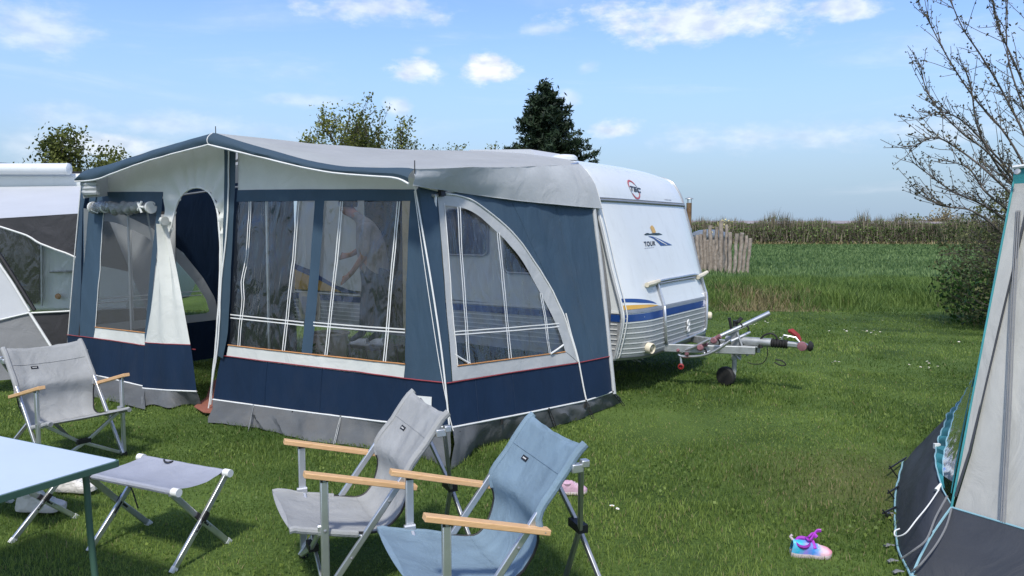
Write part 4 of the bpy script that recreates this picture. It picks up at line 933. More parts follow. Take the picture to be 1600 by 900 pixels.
# ---- left side wall seen from inside, with its arched window
s0 = inT(FR.un(104, 560))[0]; s1 = inT(FR.un(128, 300))[0]
LW = Plane.three(T(s0 + .17, .1, 0), T(s0 + .17, 2.7, 0), T(s1 + .15, .3, 2.0))
def LP(v, z): return LW.to2(LW.p + N_ * (v - .1) + (zx + A_ * ((s1 - s0) / 2.0)) * z)
lin = [(.34, .62), (.34, 1.80), (.60, 1.76), (.95, 1.60), (1.30, 1.33), (1.58, 1.03), (1.74, .80), (1.80, .62)]
lou = [(.22, .52), (.22, 1.92), (.62, 1.88), (1.02, 1.70), (1.42, 1.40), (1.70, 1.08), (1.88, .80), (1.95, .52)]
mb = MB(); panel(mb, [LP(*p) for p in lou[1:] + [(1.95, .02), (2.72, .02), (2.72, 2.36), (.24, 2.04)]], LW, .1, dF, two=True)
panel(mb, [LP(*p) for p in [(.16, .02), (1.95, .02), (1.95, .52), (.22, .52), (.22, 1.92), (.215, 1.92)]], LW, .1, dF, two=True); lw = mb.build('end_wall', M['navy'], aw)
mb = MB(); mb.grid([[T(lerp(s0 + .17, -4.80, k / 8), VC - .03 + .03 * math.sin(k), z) for k in range(9)] for z in (.02, .6, 1.2, 1.8, 2.3)]); mb.build('rear_wall', M['navy'], aw)
lp3 = lambda L, o: [LW.frm(*LP(*p), o) for p in L + [L[0]]]
mb = MB(); mb.grid([resample(lp3(lou, .012), 60), resample(lp3(lin, .016), 60)]); mb.build('window_frame', M['greycloth'], lw)
mb = MB(); panel(mb, [LP(*p) for p in lin], LW, .06, lambda a, b: .006 * nz(a * 4, b * 4), two=True); lf = mb.build('window_foil', M['film2'], lw)
mb = MB()
for (a, b) in (((.75, .62), (.72, 1.70)), ((1.2, .62), (1.12, 1.46))): 
    for k in (0, .035): mb.tube([LW.frm(*LP(a[0] + k, a[1]), .01), LW.frm(*LP(b[0] + k, b[1]), .01)], .006, 5)
for k in (0, .05): mb.tube([LW.frm(*LP(.34, .86 + k), .01), LW.frm(*LP(1.68, .86 + k), .01)], .006, 5)
mb.build('white_tape', M['offwhite'], lf)
# frame poles inside
mb = MB()
PO = [(sL + .25, .36, 0), (-2.45, .40, 0), (sR - .15, .42, 0)]
for (s, v, z) in PO: mb.tube([T(s, v, 0), T(s, v + .02, 1.95 if s != -2.45 else 2.45)], .013, 8)
for s, z0 in ((sL + .25, 1.98), (-2.45, 2.42), (sR - .15, 1.95)): mb.tube([T(s, .42, z0), T(s, VC - .03, 2.36)], .012, 8)
mb.tube([T(sL + .25, .42, 1.97), T(-2.45, .42, 2.42), T(sR - .15, .42, 1.95)], .012, 8); mb.build('pole_frame', M['alu'], aw)
mb = MB(); mb.tube([T(sL + .62, .55, .02), T(sL + .50, .55, 1.2), T(sL + .40, .5, 1.9)], .010, 8); c = T(sL + .55, .55, .95); mb.box(c, .04, .04, .09); mb.build('loose_pole', M['alu_shade'], aw)

# ---- ground mat in the doorway
mb = MB(); q = [(303, 636), (322, 622), (330, 600), (345, 586), (420, 600), (400, 650), (334, 646), (318, 645)]
P = [G(*p, .035) for p in q]; mb.prism(P, (0, 0, .006)); o = mb.build('ground_mat', M['terracotta']); tag(o, 'terracotta ground mat lying in the awning doorway', 'mat')
# ------------------------------------------------------------------ caravan
WC = 2.40
prof0 = [(-4.80, .42), (-4.86, .62), (-4.88, .84), (-4.84, 1.3), (-4.72, 1.9), (-4.64, 2.25), (-4.5, 2.45), (-4.25, 2.56), (-3.4, 2.61), (-2.4, 2.605), (-1.5, 2.545), (-1.0, 2.475), (-.70, 2.425), (-.53, 2.365), (-.42, 2.28), (-.34, 2.17), (-.295, 2.08), (-.26, 1.98), (-.145, 1.66), (-.02, 1.30), (.09, .985), (.145, .845), (.16, .76), (.165, .60), (.155, .46), (.135, .39), (.08, .372)]
PF = [(p.x, p.y) for p in smooth_line([(a, b, 0) for a, b in prof0], 4)]
front = [p for p in PF if p[0] > -1.0 and p[1] < 2.44]; fz = np.array([p[1] for p in front])[::-1]; fs = np.array([p[0] for p in front])[::-1]
def setback(z): return float(np.interp(z, [.38, .50, .76, .97, 1.29, 1.7, 2.0, 2.3, 2.46], [.20, .19, .135, .10, .085, .05, .03, .03, .02]))
def rnd(v):
    Rr = .48; d = min(v, WC - v); return ((1 - d / Rr) ** 2.2 if d < Rr else 0)
def crown(v): return -.045 * (abs(v / WC - .5) * 2) ** 3
def CF(v, z):                                   # point of the front face
    s = float(np.interp(z, fz, fs)); return T(s - setback(z) * rnd(v), VC + v, z + (crown(v) * min(1, (z - 2.28) / .12) if z > 2.28 else 0))
def CFN(v, z):
    a = CF(v + .01, z) - CF(v - .01, z); b = CF(v, z + .01) - CF(v, z - .01); n = a.cross(b).normalized()
    return n if n.dot(A_) > 0 else -n
def unC(px, py):
    v, z = 1.1, 1.3
    for _ in range(30):
        p0 = PRJ(CF(v, z)); ex, ey = px - p0[0], py - p0[1]
        pv = PRJ(CF(v + .01, z)); pz = PRJ(CF(v, z + .01)); a, c = (pv[0] - p0[0]) / .01, (pv[1] - p0[1]) / .01; b, d = (pz[0] - p0[0]) / .01, (pz[1] - p0[1]) / .01
        D = a * d - b * c; v += max(-.3, min(.3, (ex * d - ey * b) / D)) * .8; z += max(-.3, min(.3, (ey * a - ex * c) / D)) * .8
        v = max(-.1, min(WC + .1, v)); z = max(.385, min(2.40, z))
    return v, z
def OC(px, py, off=.004): v, z = unC(px, py); return CF(v, z) + CFN(v, z) * off
cv = thing('caravan', 'white touring caravan with a silver ribbed base and blue stripe, its drawbar pointing right', 'caravan', tuple(T(-2.4, VC + 1.15, 0)))
vs = [0, .02, .06, .12, .19, .27, .36, .48, .7, .95, 1.2, 1.5, 1.82, 1.92, 2.04, 2.13, 2.21, 2.28, 2.34, 2.38, 2.40]
def cpt(s, z, v):
    sb = setback(z) * rnd(v) if s > -2 else -.5 * setback(z) * rnd(v)
    return T(s - (sb if s > -.75 or s < -4.2 else 0), VC + v, z + (crown(v) * min(1, (z - 2.28) / .12) if z > 2.28 else 0))
up_ = [p for p in PF if p[1] >= .86]; up_ = up_
iF = [i for i, p in enumerate(PF) if p[0] > -1 and p[1] < .86][0]; iR = [i for i, p in enumerate(PF) if p[1] >= .84][0]
def shell(name, pr, m, side=True):
    mb = MB(); mb.grid([[cpt(s, z, v) for v in vs] for s, z in pr])
    if side:
        for v in (0.0, WC): mb.poly([cpt(s, z, v) for s, z in pr])
    o = mb.build(name, m, cv, angle=30); return o
body = shell('body', PF[iR:iF + 1], M['white'])
lowb = shell('lower_front', PF[iF:], M['silver'], False)
mb = MB(); mb.grid([[cpt(s, z, v) for v in vs] for s, z in PF[:iR + 1]])
for v in (0.0, WC): mb.poly([T(-4.86, VC + v, .42), T(-4.88, VC + v, .84)] + [cpt(s, z, v) for s, z in PF[iF:]])
mb.poly([T(-4.8, VC + .02, .42), T(.02, VC + .1, .40), T(.02, VC + WC - .1, .40), T(-4.8, VC + WC - .02, .42)]); mb.build('lower_side', M['silver'], cv, angle=30)
# stripes on the front
def hstrip(mb, z0, z1, v0, v1, off=.003, n=40, zf0=None, zf1=None):
    A = []; Bq = []
    for i in range(n + 1):
        v = lerp(v0, v1, i / n); a = zf0(v) if zf0 else z0; b = zf1(v) if zf1 else z1; A.append(CF(v, a) + CFN(v, a) * off); Bq.append(CF(v, b) + CFN(v, b) * off)
    mb.grid([A, Bq]); return mb
mb = MB(); hstrip(mb, .768, .838, .004, WC - .004); bs_ = mb.build('blue_stripe', M['blue'], cv)
mb = MB()
for z in (.757, .704, .651, .598, .545, .492, .445): hstrip(mb, z - .006, z + .006, .004, WC - .004, .004)
mb.build('white_rib', M['offwhite'], cv)
mb = MB(); hstrip(mb, .862, .880, .004, WC - .004, .010); hstrip(mb, .850, .862, .004, WC - .004, .008); mb.build('trim_rail', M['chrome'], cv)
mb = MB(); hstrip(mb, .382, .405, .004, WC - .004, .012); mb.build('bottom_rail', M['chrome'], cv)
xe = lambda v: max(0.0, 1 - (v / .62) ** 1.6)
mb = MB(); hstrip(mb, 0, 0, .012, .60, .003, 30, lambda v: .945 + .02 * xe(v) - .06 * (1 - xe(v)), lambda v: .895 + .105 * xe(v) ** .6); mb.build('blue_swoosh', M['blue'], cv)
mb = MB(); hstrip(mb, 0, 0, .012, .66, .005, 30, lambda v: .888, lambda v: .888 + .062 * xe(v / 1.08) ** .7); mb.build('white_swoosh', M['white'], cv)
mb = MB(); hstrip(mb, 0, 0, .012, .62, .007, 30, lambda v: .888, lambda v: .888 + .045 * xe(v / 1.0) ** .7); mb.build('yellow_swoosh', M['yellow'], cv)
# joint rail over the front window panel
mb = MB(); L = [CF(v, 1.985) + CFN(v, 1.985) * .008 for v in np.linspace(.02, WC - .02, 30)]; mb.tube(L, .015, 6); mb.tube([p + zx * .024 - A_ * .005 for p in L], .007, 6); mb.build('window_joint', M['chrome'], cv)
# awning rail following the near edge
def edge(v, off=.0): return [cpt(s, z, v) + N_ * off for s, z in PF[8:]]
mb = MB(); mb.tube([p + A_ * .006 for p in edge(0, -.012)], .013, 6); mb.tube([p + A_ * .035 + zx * .012 for p in edge(0, .012)], .006, 6); mb.build('awning_rail', M['offwhite'], cv)
mb = MB(); mb.tube(edge(0, -.034), .014, 6); mb.build('rail_beading', M['greycloth'], cv)
mb = MB(); mb.tube([p + A_ * .004 for p in edge(WC, .004)], .012, 6); mb.build('far_rail', M['chrome'], cv)
# roof vents
mb = MB(); c = T(-.98, VC + .55, 2.45); mb.lathe(c, (0, 0, 1), [(.15, 0), (.15, .035), (.12, .06), (.03, .07)], 24); mb.build('roof_vent', M['white'], cv)
mb = MB(); mb.prism([T(-2.7, VC + .9, 2.56), T(-1.5, VC + .9, 2.52), T(-1.65, VC + .9, 2.645), T(-2.55, VC + .9, 2.69)], N_ * .7); mb.build('roof_hatch', M['ltgrey'], cv)
# lettering and emblem
M['ink'] = mat('dark_lettering', (.03, .035, .05), .5, .05, 9); M['ringred'] = mat('emblem_red', (.45, .10, .11), .45, .05, 9); M['ringgrey'] = mat('emblem_grey', (.32, .33, .36), .4, .05, 9); M['hill'] = mat('emblem_dark_green', (.03, .05, .055), .5, .05, 9)
def text_on(name, txt, quad, m, parent, fn, bold=0.0, cs=1.0):
    cu = bpy.data.curves.new('lettering', 'FONT'); cu.body = txt; cu.offset = bold; cu.space_character = cs; tmp = bpy.data.objects.new('lettering', cu); COL.objects.link(tmp)
    dg = bpy.context.evaluated_depsgraph_get(); me = tmp.evaluated_get(dg).to_mesh(); V = [tuple(v.co) for v in me.vertices]; Fc = [list(p.vertices) for p in me.polygons]
    tmp.evaluated_get(dg).to_mesh_clear(); bpy.data.objects.remove(tmp); bpy.data.curves.remove(cu)
    x0 = min(v[0] for v in V); x1 = max(v[0] for v in V); y0 = min(v[1] for v in V); y1 = max(v[1] for v in V); tl, tr, br, bl = quad; P = []
    for v in V:
        a = (v[0] - x0) / (x1 - x0); b = (v[1] - y0) / (y1 - y0); x = (bl[0] * (1 - a) + br[0] * a) * (1 - b) + (tl[0] * (1 - a) + tr[0] * a) * b; y = (bl[1] * (1 - a) + br[1] * a) * (1 - b) + (tl[1] * (1 - a) + tr[1] * a) * b; P.append(fn(x, y))
    mb = MB(); mb.add(P, Fc); return mb.build(name, m, parent, smooth=False)
em = text_on('emblem_lettering', 'TEC', [(983.2, 290.4), (1000.2, 294.4), (1000.8, 301.8), (984.0, 297.8)], M['ink'], cv, lambda x, y: OC(x, y, .007), .035)
vc, zc = unC(990.8, 296.3); cR = .118
def ring(mb, a0, a1, r0, r1, off):
    A = []; Bq = []
    for i in range(25):
        a = lerp(a0, a1, i / 24)
        for r, L in ((r0, A), (r1, Bq)):
            v, z = vc + math.cos(a) * r, zc + math.sin(a) * r * .92; L.append(CF(v, z) + CFN(v, z) * off)
    mb.grid([A, Bq])
mb = MB(); ring(mb, R(40), R(165), cR * .82, cR, .005); ring(mb, R(-150), R(-20), cR * .82, cR, .005); mb.build('emblem_ring', M['ringred'], cv)
mb = MB(); ring(mb, R(165), R(210), cR * .88, cR, .005); ring(mb, R(-20), R(40), cR * .88, cR, .005); mb.build('emblem_ring', M['ringgrey'], cv)
text_on('model_lettering', 'TOUR', [(1005.4, 377.6), (1023.2, 376.6), (1023.8, 383.6), (1007.2, 385.6)], M['ink'], cv, lambda x, y: OC(x, y, .005), .03, 1.12)
def decal(name, polys, m, off=.004):
    mb = MB()
    for p in polys: mb.poly([OC(x, y, off) for x, y in p])
    return mb.build(name, m, cv, smooth=False)
decal('road_emblem', [[(1012, 369), (1018, 369.4), (1025, 371.5), (1032, 374.4), (1050, 383), (1032, 384), (1029.5, 381), (1026, 377.5), (1021, 373)]], M['blue'])
decal('road_line', [[(1020, 370.6), (1026, 373.4), (1034, 378), (1042, 382.6), (1040.5, 382.8), (1032, 378.4), (1025, 374)]], M['offwhite'], .007)
decal('hill_emblem', [[(1006, 366.6), (1009, 364.6), (1011.7, 364), (1015, 365.2), (1019.5, 364.5), (1024, 364.2), (1029, 364), (1035, 366.6), (1027, 367.6), (1017, 367), (1008.6, 367.6)]], M['hill'])
decal('sail_emblem', [[(1015.4, 355), (1017, 352.4), (1019, 352.6), (1021.4, 355.7), (1024.2, 362.7), (1023, 364.2), (1019.3, 364.2)]], M['yellow'], .006)
decal('small_print', [[(1007 + 3 * k, 387.6 - .35 * k), (1009 + 3 * k, 387.4 - .35 * k), (1009 + 3 * k, 388.2 - .35 * k), (1007 + 3 * k, 388.4 - .35 * k)] for k in range(5)] + [[(1038 + 2.2 * k, 311.2 + .2 * k), (1039.6 + 2.2 * k, 311.3 + .2 * k), (1039.6 + 2.2 * k, 312.4 + .2 * k), (1038 + 2.2 * k, 312.3 + .2 * k)] for k in range(5)], M['ringgrey'])
# gas-locker lid: tube frame, hinge bar, lock, grip caps
lid = [(1036, 480), (1026, 447), (1027, 442), (1033, 439), (1060, 434), (1082, 430), (1088, 431), (1093, 436), (1099, 452), (1102, 466), (1101, 508), (1098, 515), (1090, 520), (1050, 536), (1043, 537), (1039, 533), (1038, 520), (1036, 480)]
mb = MB(); mb.tube([OC(x, y, .022) for x, y in sm2(lid, 3)], .013, 8, cap=False); lidf = mb.build('locker_lid_frame', M['alu'], cv)
mb = MB(); mb.tube([OC(x, y, .006) for x, y in sm2(lid, 3)], .017, 6, cap=False); mb.build('lid_seal', M['chrome'], lidf)
mb = MB(); mb.tube([OC(x, y, .02) for x, y in ((1027, 444), (1050, 439.5), (1084, 434))], .011, 6); mb.tube([OC(x, y, .012) for x, y in ((1012, 447), (1030, 444))], .008, 6); mb.build('hinge_bar', M['chrome'], lidf)
mb = MB()
for L in ([(1007, 446.5), (1016, 444), (1026, 440.5)], [(1087, 434.5), (1094, 431.5), (1102, 428)]): mb.tube([OC(min(x, 1093), y, .03 + (.03 if x > 1095 else 0)) + N_ * (.10 if x > 1099 else 0) for x, y in L], [.026, .03, .022], 8)
mb.build('grip_cap', M['ivory'], cv)
mb = MB(); c = OC(1073, 509, .012); nC = CFN(1.3, .6); 
for dz in (-.035, .035):
    mb.tube([c + zx * dz + N_ * (.03 * math.cos(a)) + zx * (.032 * math.sin(a)) + A_ * .008 for a in np.linspace(0, 6.283, 17)], .009, 6, cap=False)
mb.tube([c - zx * .05, c + zx * .05], .012, 8); mb.build('lock', M['offwhite'], cv)
v, z = unC(1012, 543); c = CF(v, z); nn = CFN(v, z); mb = MB(); mb.lathe(c, nn, [(.055, 0), (.058, .05), (.050, .062), (.046, .058), (.040, .03), (.005, .03)], 20); lmp = mb.build('marker_lamp', M['ivory'], cv)
M['lens'] = mat('clear_lens', (.42, .38, .28), .15, .2, 30, coat=.5); mb = MB(); mb.lathe(c + nn * .032, nn, [(.042, 0), (.042, .012), (.02, .022), (.004, .024)], 18); mb.build('lens', M['lens'], lmp)
mb = MB(); c = CF(WC - .1, .62) + CFN(WC - .1, .62) * .0; mb.lathe(c, CFN(WC - .1, .62), [(.05, 0), (.052, .05), (.04, .06)], 16); mb.build('marker_lamp', M['ivory'], cv)
# near side: stripes, windows, door (seen through the awning foil)
def sidequad(mb, s0, s1, z0, z1, off): mb.prism([T(s0, VC - off, z0), T(s1, VC - off, z0), T(s1, VC - off, z1), T(s0, VC - off, z1)], N_ * -.004); return mb
mb = MB(); sidequad(mb, -4.82, -3.55, .768, .838, .004); sidequad(mb, -2.62, -.01, .768, .838, .004); mb.build('blue_stripe', M['blue'], cv)
mb = MB()
for z in (.735, .685, .635, .585, .535, .485): sidequad(mb, -4.82, -3.55, z, z + .010, .004); sidequad(mb, -2.62, -.04, z, z + .010, .004)
sidequad(mb, -4.86, -3.55, .850, .872, .004); sidequad(mb, -2.62, -.02, .850, .872, .004); mb.build('white_rib', M['offwhite'], cv)
mb = MB(); mb.prism([T(-4.84, VC - .006, .89), T(-3.78, VC - .006, .89), T(-4.20, VC - .006, 1.04), T(-4.84, VC - .006, 1.20)], N_ * -.003); mb.build('yellow_swoosh', M['yellow'], cv)
mb = MB(); mb.prism([T(-4.84, VC - .011, 1.24), T(-4.50, VC - .011, 1.16), T(-4.05, VC - .011, .98), T(-3.60, VC - .011, .885), T(-3.9, VC - .011, .885), T(-4.3, VC - .011, 1.02), T(-4.84, VC - .011, 1.17)], N_ * -.003); mb.build('blue_swoosh', M['blue'], cv)
def rrect(s0, s1, z0, z1, r, off):
    P = []
    for (cs, cz, a) in ((s1 - r, z1 - r, 0), (s0 + r, z1 - r, 90), (s0 + r, z0 + r, 180), (s1 - r, z0 + r, 270)):
        for k in range(5): t = R(a + 22.5 * k); P.append(T(cs + r * math.cos(t), VC - off, cz + r * math.sin(t)))
    return P
for (a, b, c, d) in ((-1.40, -.55, 1.22, 1.80), (-2.20, -1.62, 1.40, 1.92)):
    mb = MB(); mb.prism(rrect(a, b, c, d, .07, .004), N_ * -.02); w = mb.build('window', M['acryl'], cv)
    mb = MB(); Lp = rrect(a, b, c, d, .07, .02); mb.tube(Lp + [Lp[0]], .012, 6, cap=False); mb.build('window_frame', M['chrome'], w)
mb = MB(); mb.prism(rrect(-4.72, -4.32, .50, .86, .05, .006), N_ * -.012); ht = mb.build('service_hatch', M['ivory'], cv)
mb = MB(); mb.prism(rrect(-4.66, -4.38, .56, .80, .03, .02), N_ * -.006); mb.build('hatch_door', M['silver'], ht)
mb = MB(); mb.prism(rrect(-3.50, -2.86, .44, 2.10, .08, .004), N_ * -.006); dr = mb.build('doorway_dark_sheet', M['acryl'], cv)  # dark sheet standing for the unlit inside behind the open door
mb = MB(); mb.prism([T(-2.82, VC - .075, .46), T(-2.24, VC - .055, .46), T(-2.24, VC - .055, 2.08), T(-2.82, VC - .075, 2.08)], N_ * .03); mb.cur = 1; mb.prism([T(-2.75, VC - .082, .58), T(-2.31, VC - .066, .58), T(-2.31, VC - .066, 1.08), T(-2.75, VC - .082, 1.08)], N_ * -.02)
M['doorcream'] = mat('cream_door_lining', (.55, .47, .30), .6, .12, 7, wrinkle=.4, wscale=5); mb.build('door', [M['doorcream'], M['greycloth']], cv)
# ---- drawbar
VM = VC + WC / 2; DP = VPL(VM); zD = .44
dp = lambda px, py, v=VM: VPL(v).un(px, py)
hit = dp(1247, 549); sh_ = inT(hit)[0]
mb = MB()
for sgn in (-1, 1): mb.beam(T(-.4, VM + sgn * .62, .42), T(sh_ - .42, VM + sgn * .07, .42), .05, .085)
mb.beam(T(-.10, VM - .55, .42), T(-.10, VM + .55, .42), .05, .07); mb.build('drawbar', M['galv'], cv)
mb = MB(); mb.beam(T(sh_ - .55, VM, .455), T(sh_ - .40, VM, .455), .12, .012); a = T(sh_ - .75, VM, .50); b = T(sh_ - .27, VM, .505); mb.tube([a, lerp(a, b, .3), b], [.045, .047, .047], 14); mb.build('overrun_tube', M['galv'], cv)
mb = MB(); pts = [T(sh_ - .27 + .014 * i, VM, .505) for i in range(13)]; mb.tube(pts, [.050 if i % 2 else .038 for i in range(13)], 14); mb.build('bellows', M['rubber'], cv)
mb = MB(); mb.beam(T(sh_ - .12, VM, .505), T(sh_ + .06, VM, .50), .055, .06, ch=.015); mb.lathe(T(sh_ + .06, VM, .455), (0, 0, 1), [(.034, 0), (.040, .02), (.040, .06), (.02, .075)], 16); mb.tube([T(sh_ - .16, VM - .03, .55), T(sh_ - .14, VM - .03, .60), T(sh_ - .02, VM - .03, .585), T(sh_ + .02, VM - .03, .54)], .010, 6); cpl = mb.build('coupling_head', M['alu'], cv)
mb = MB(); c = T(sh_ + .05, VM - .045, .505); mb.lathe(c, -N_ + A_ * .15, [(.047, 0), (.050, .02), (.044, .045), (.015, .05)], 16); mb.build('friction_knob', M['pinkred'], cpl)
mb = MB(); mb.lathe(T(sh_ + .11, VM - .02, .505), A_, [(.05, 0), (.055, .015), (.03, .04)], 14); mb.build('soft_dock', M['rubber'], cpl)
mb = MB(); mb.tube([T(sh_ + .02, VM, .55), T(sh_ - .01, VM, .60), T(sh_ - .07, VM, .645), T(sh_ - .10, VM, .64)], [.018, .026, .03, .02], 8); mb.build('lever', M['redp'], cpl)
# jockey wheel
sj = inT(dp(1148, 580))[0]; zt = inT(dp(1147, 500))[2]
mb = MB(); mb.tube([T(sj, VM - .02, .16), T(sj, VM - .02, .62)], .026, 12); mb.tube([T(sj, VM - .02, .6), T(sj, VM - .02, zt - .05)], .018, 10); mb.beam(T(sj, VM - .02, .17), T(sj - .0, VM - .02, .10), .05, .03); mb.tube([T(sj, VM - .05, .10), T(sj - .07, VM - .05, .105)], .022, 8); jw = mb.build('jockey_post', M['galv'], cv)
mb = MB(); cw = T(sj - .085, VM - .03, .105); ax = (N_ + A_ * .25).normalized(); mb.lathe(cw - ax * .04, ax, [(.05, 0), (.095, .004), (.108, .02), (.108, .06), (.095, .076), (.05, .08)], 22); mb.build('jockey_wheel', M['rubber'], jw)
mb = MB(); p = T(sj, VM - .02, zt - .06); mb.tube([p, p + zx * .06], .028, 8); mb.tube([p + zx * .03, p + A_ * .04 + zx * .05 - N_ * .02, p + A_ * .07 + zx * .09], .022, 8); mb.tube([T(sj - .02, VM - .06, .60), T(sj - .05, VM - .07, .75)], .016, 8); mb.build('crank_handle', M['black'], jw)
# brake lever, cable, wiring
mb = MB(); mb.tube([dp(1152, 520, VM - .06), dp(1160, 542, VM - .06), dp(1168, 556, VM - .06)], .013, 8); mb.tube([dp(1146, 545, VM - .08), dp(1150, 556, VM - .08), dp(1157, 562, VM - .08)], .010, 6); mb.prism([dp(1141, 517, VM - .05), dp(1153, 515, VM - .05), dp(1158, 560, VM - .05), dp(1143, 562, VM - .05)], N_ * .02); mb.build('brake_bracket', M['galv'], cv)
mb = MB(); mb.tube([dp(x, y, VM - .02) for x, y in sm2([(1186, 543), (1188, 531), (1194, 524), (1203, 521), (1211, 524), (1215, 532), (1215, 542)], 4)], .010, 7); mb.tube([dp(1184, 533, VM - .02), dp(1188, 538, VM - .02), dp(1189, 544, VM - .02)], .024, 8); mb.tube([dp(x, y, VM - .09) for x, y in sm2([(1212, 562), (1222, 564), (1228, 570), (1220, 571), (1210, 566)], 4)], .007, 6); mb.tube([dp(x, y, VM - .07) for x, y in sm2([(1199, 542), (1199, 556), (1192, 567), (1178, 569), (1168, 566)], 4)], .005, 5); mb.tube([dp(x, y, VM + .02) for x, y in sm2([(1165, 527), (1180, 530), (1188, 536)], 4)], .004, 5); mb.build('cable', M['rubber'], cv)
# folded cycle carrier
mb = MB(); v1, v2 = VM - .34, VM + .05
mb.tube([dp(x, y, v1) for x, y in sm2([(1109, 530), (1085, 542), (1066, 549), (1060, 553), (1068, 557), (1095, 556), (1118, 548), (1142, 532)], 4)], .016, 8)
mb.tube([dp(1095, 539, v1 + .1), dp(1150, 514, v2 - .1), dp(1203, 489, v2)], [.021, .024, .027], 10); mb.tube([dp(1100, 552, v1 + .06), dp(1140, 534, v1 + .2), dp(1172, 519, v2)], .015, 8); mb.tube([dp(1063, 555, v1), dp(1064, 566, v1), dp(1066, 571, v1)], .013, 8); mb.build('cycle_carrier', M['alu'], cv)
mb = MB()
for (x, y) in ((1097, 543), (1118, 532), (1063, 547), (1076, 553)):
    mb = MB(); c = dp(x, y, v1 + .03); r = .034 if x > 1080 else .02; mb.lathe(c - N_ * .03, -N_ + zx * .2, [(r * .6, 0), (r, .012), (r, .04), (r * .7, .05)], 12); mb.tube([c + zx * .02, c + A_ * .05 + zx * .05], [r * .6, r * .8], 8); mb.build('carrier_clamp', M['pinkred'], cv)
mb = MB(); c = dp(1066, 571, v1); mb.lathe(c - N_ * .03, -N_ + A_ * .3, [(.028, 0), (.032, .02), (.032, .05), (.02, .055), (.015, .03)], 14); mb.build('red_foot', M['redp'], cv)
mb = MB()
for (x, y) in ((1092, 541), (1101, 549), (1122, 535), (1157, 509), (1167, 513)): c = dp(x, y, v1 + .05 if x < 1150 else v2 - .1); mb.tube([c - zx * .025 + A_ * .01, c + A_ * .02, c + zx * .028], .009, 6)
mb.build('carrier_strap', M['rubber'], cv)
mb = MB(); 
for k in range(5): p = T(-.15 + .03 * k, VC + .35, .40 - .03 * (k % 2)); mb.tube([p, p + A_ * .12 - zx * .05], .008, 5)
mb.build('corner_steady', M['galv'], cv)

# ------------------------------------------------------------------ in the awning: step, planter
stp = MB(); ss = inT(VPL(VC - .3).un(576, 540))[0]; ST = ss; Zst = inT(VPL(VC - .25).un(576, 538))[2]
stp.box(T(ss, VC - .22, Zst - .02), .62, .38, .035, A_, N_); 
for i in (-1, 1):
    for j in (-1, 1): stp.tube([T(ss + i * .27, VC - .22 + j * .15, 0), T(ss + i * .25, VC - .22 + j * .14, Zst - .03)], .014, 8)
tag(stp.build('door_step', M['black']), 'low dark step in front of the caravan door', 'step')
c = G(516, 571); c = VPL(1.75).un(516, 558); c.z = 0
pt = thing('planter', 'beige plastic tub with a rolled rim standing inside the awning', 'planter', tuple(c))
ztop = AT(516, 519, c.y).z
mb = MB(); mb.lathe(c, (0, 0, 1), [(.155, .0), (.20, ztop - .03), (.222, ztop - .02), (.222, ztop), (.198, ztop), (.17, .08)], 28); mb.build('tub', M['beigeplastic'], pt)
mb = MB(); mb.lathe(c + zx * (ztop - .04), (0, 0, 1), [(.19, 0), (.10, .03), (.01, .035)], 16); mb.build('soil', M['banksoil'], pt)
c2 = VPL(1.6).un(497, 560); c2.z = 0; P = np.array([(c2.x + random.gauss(0, .07), c2.y + random.gauss(0, .07), abs(random.gauss(.22, .12))) for _ in range(260)])
gp = thing('green_plant', 'small leafy green plant beside the beige tub', 'plant', tuple(c2)); leaves('foliage', P, RNG.uniform(.03, .07, 260), V_['green'], RNG.uniform(.2, 1, 260), gp)
mb = MB()
for k in range(7): mb.tube([c2, c2 + Vector((random.gauss(0, .06), random.gauss(0, .06), .32))], .004, 4)
mb.build('stems', V_['ditch'], gp)
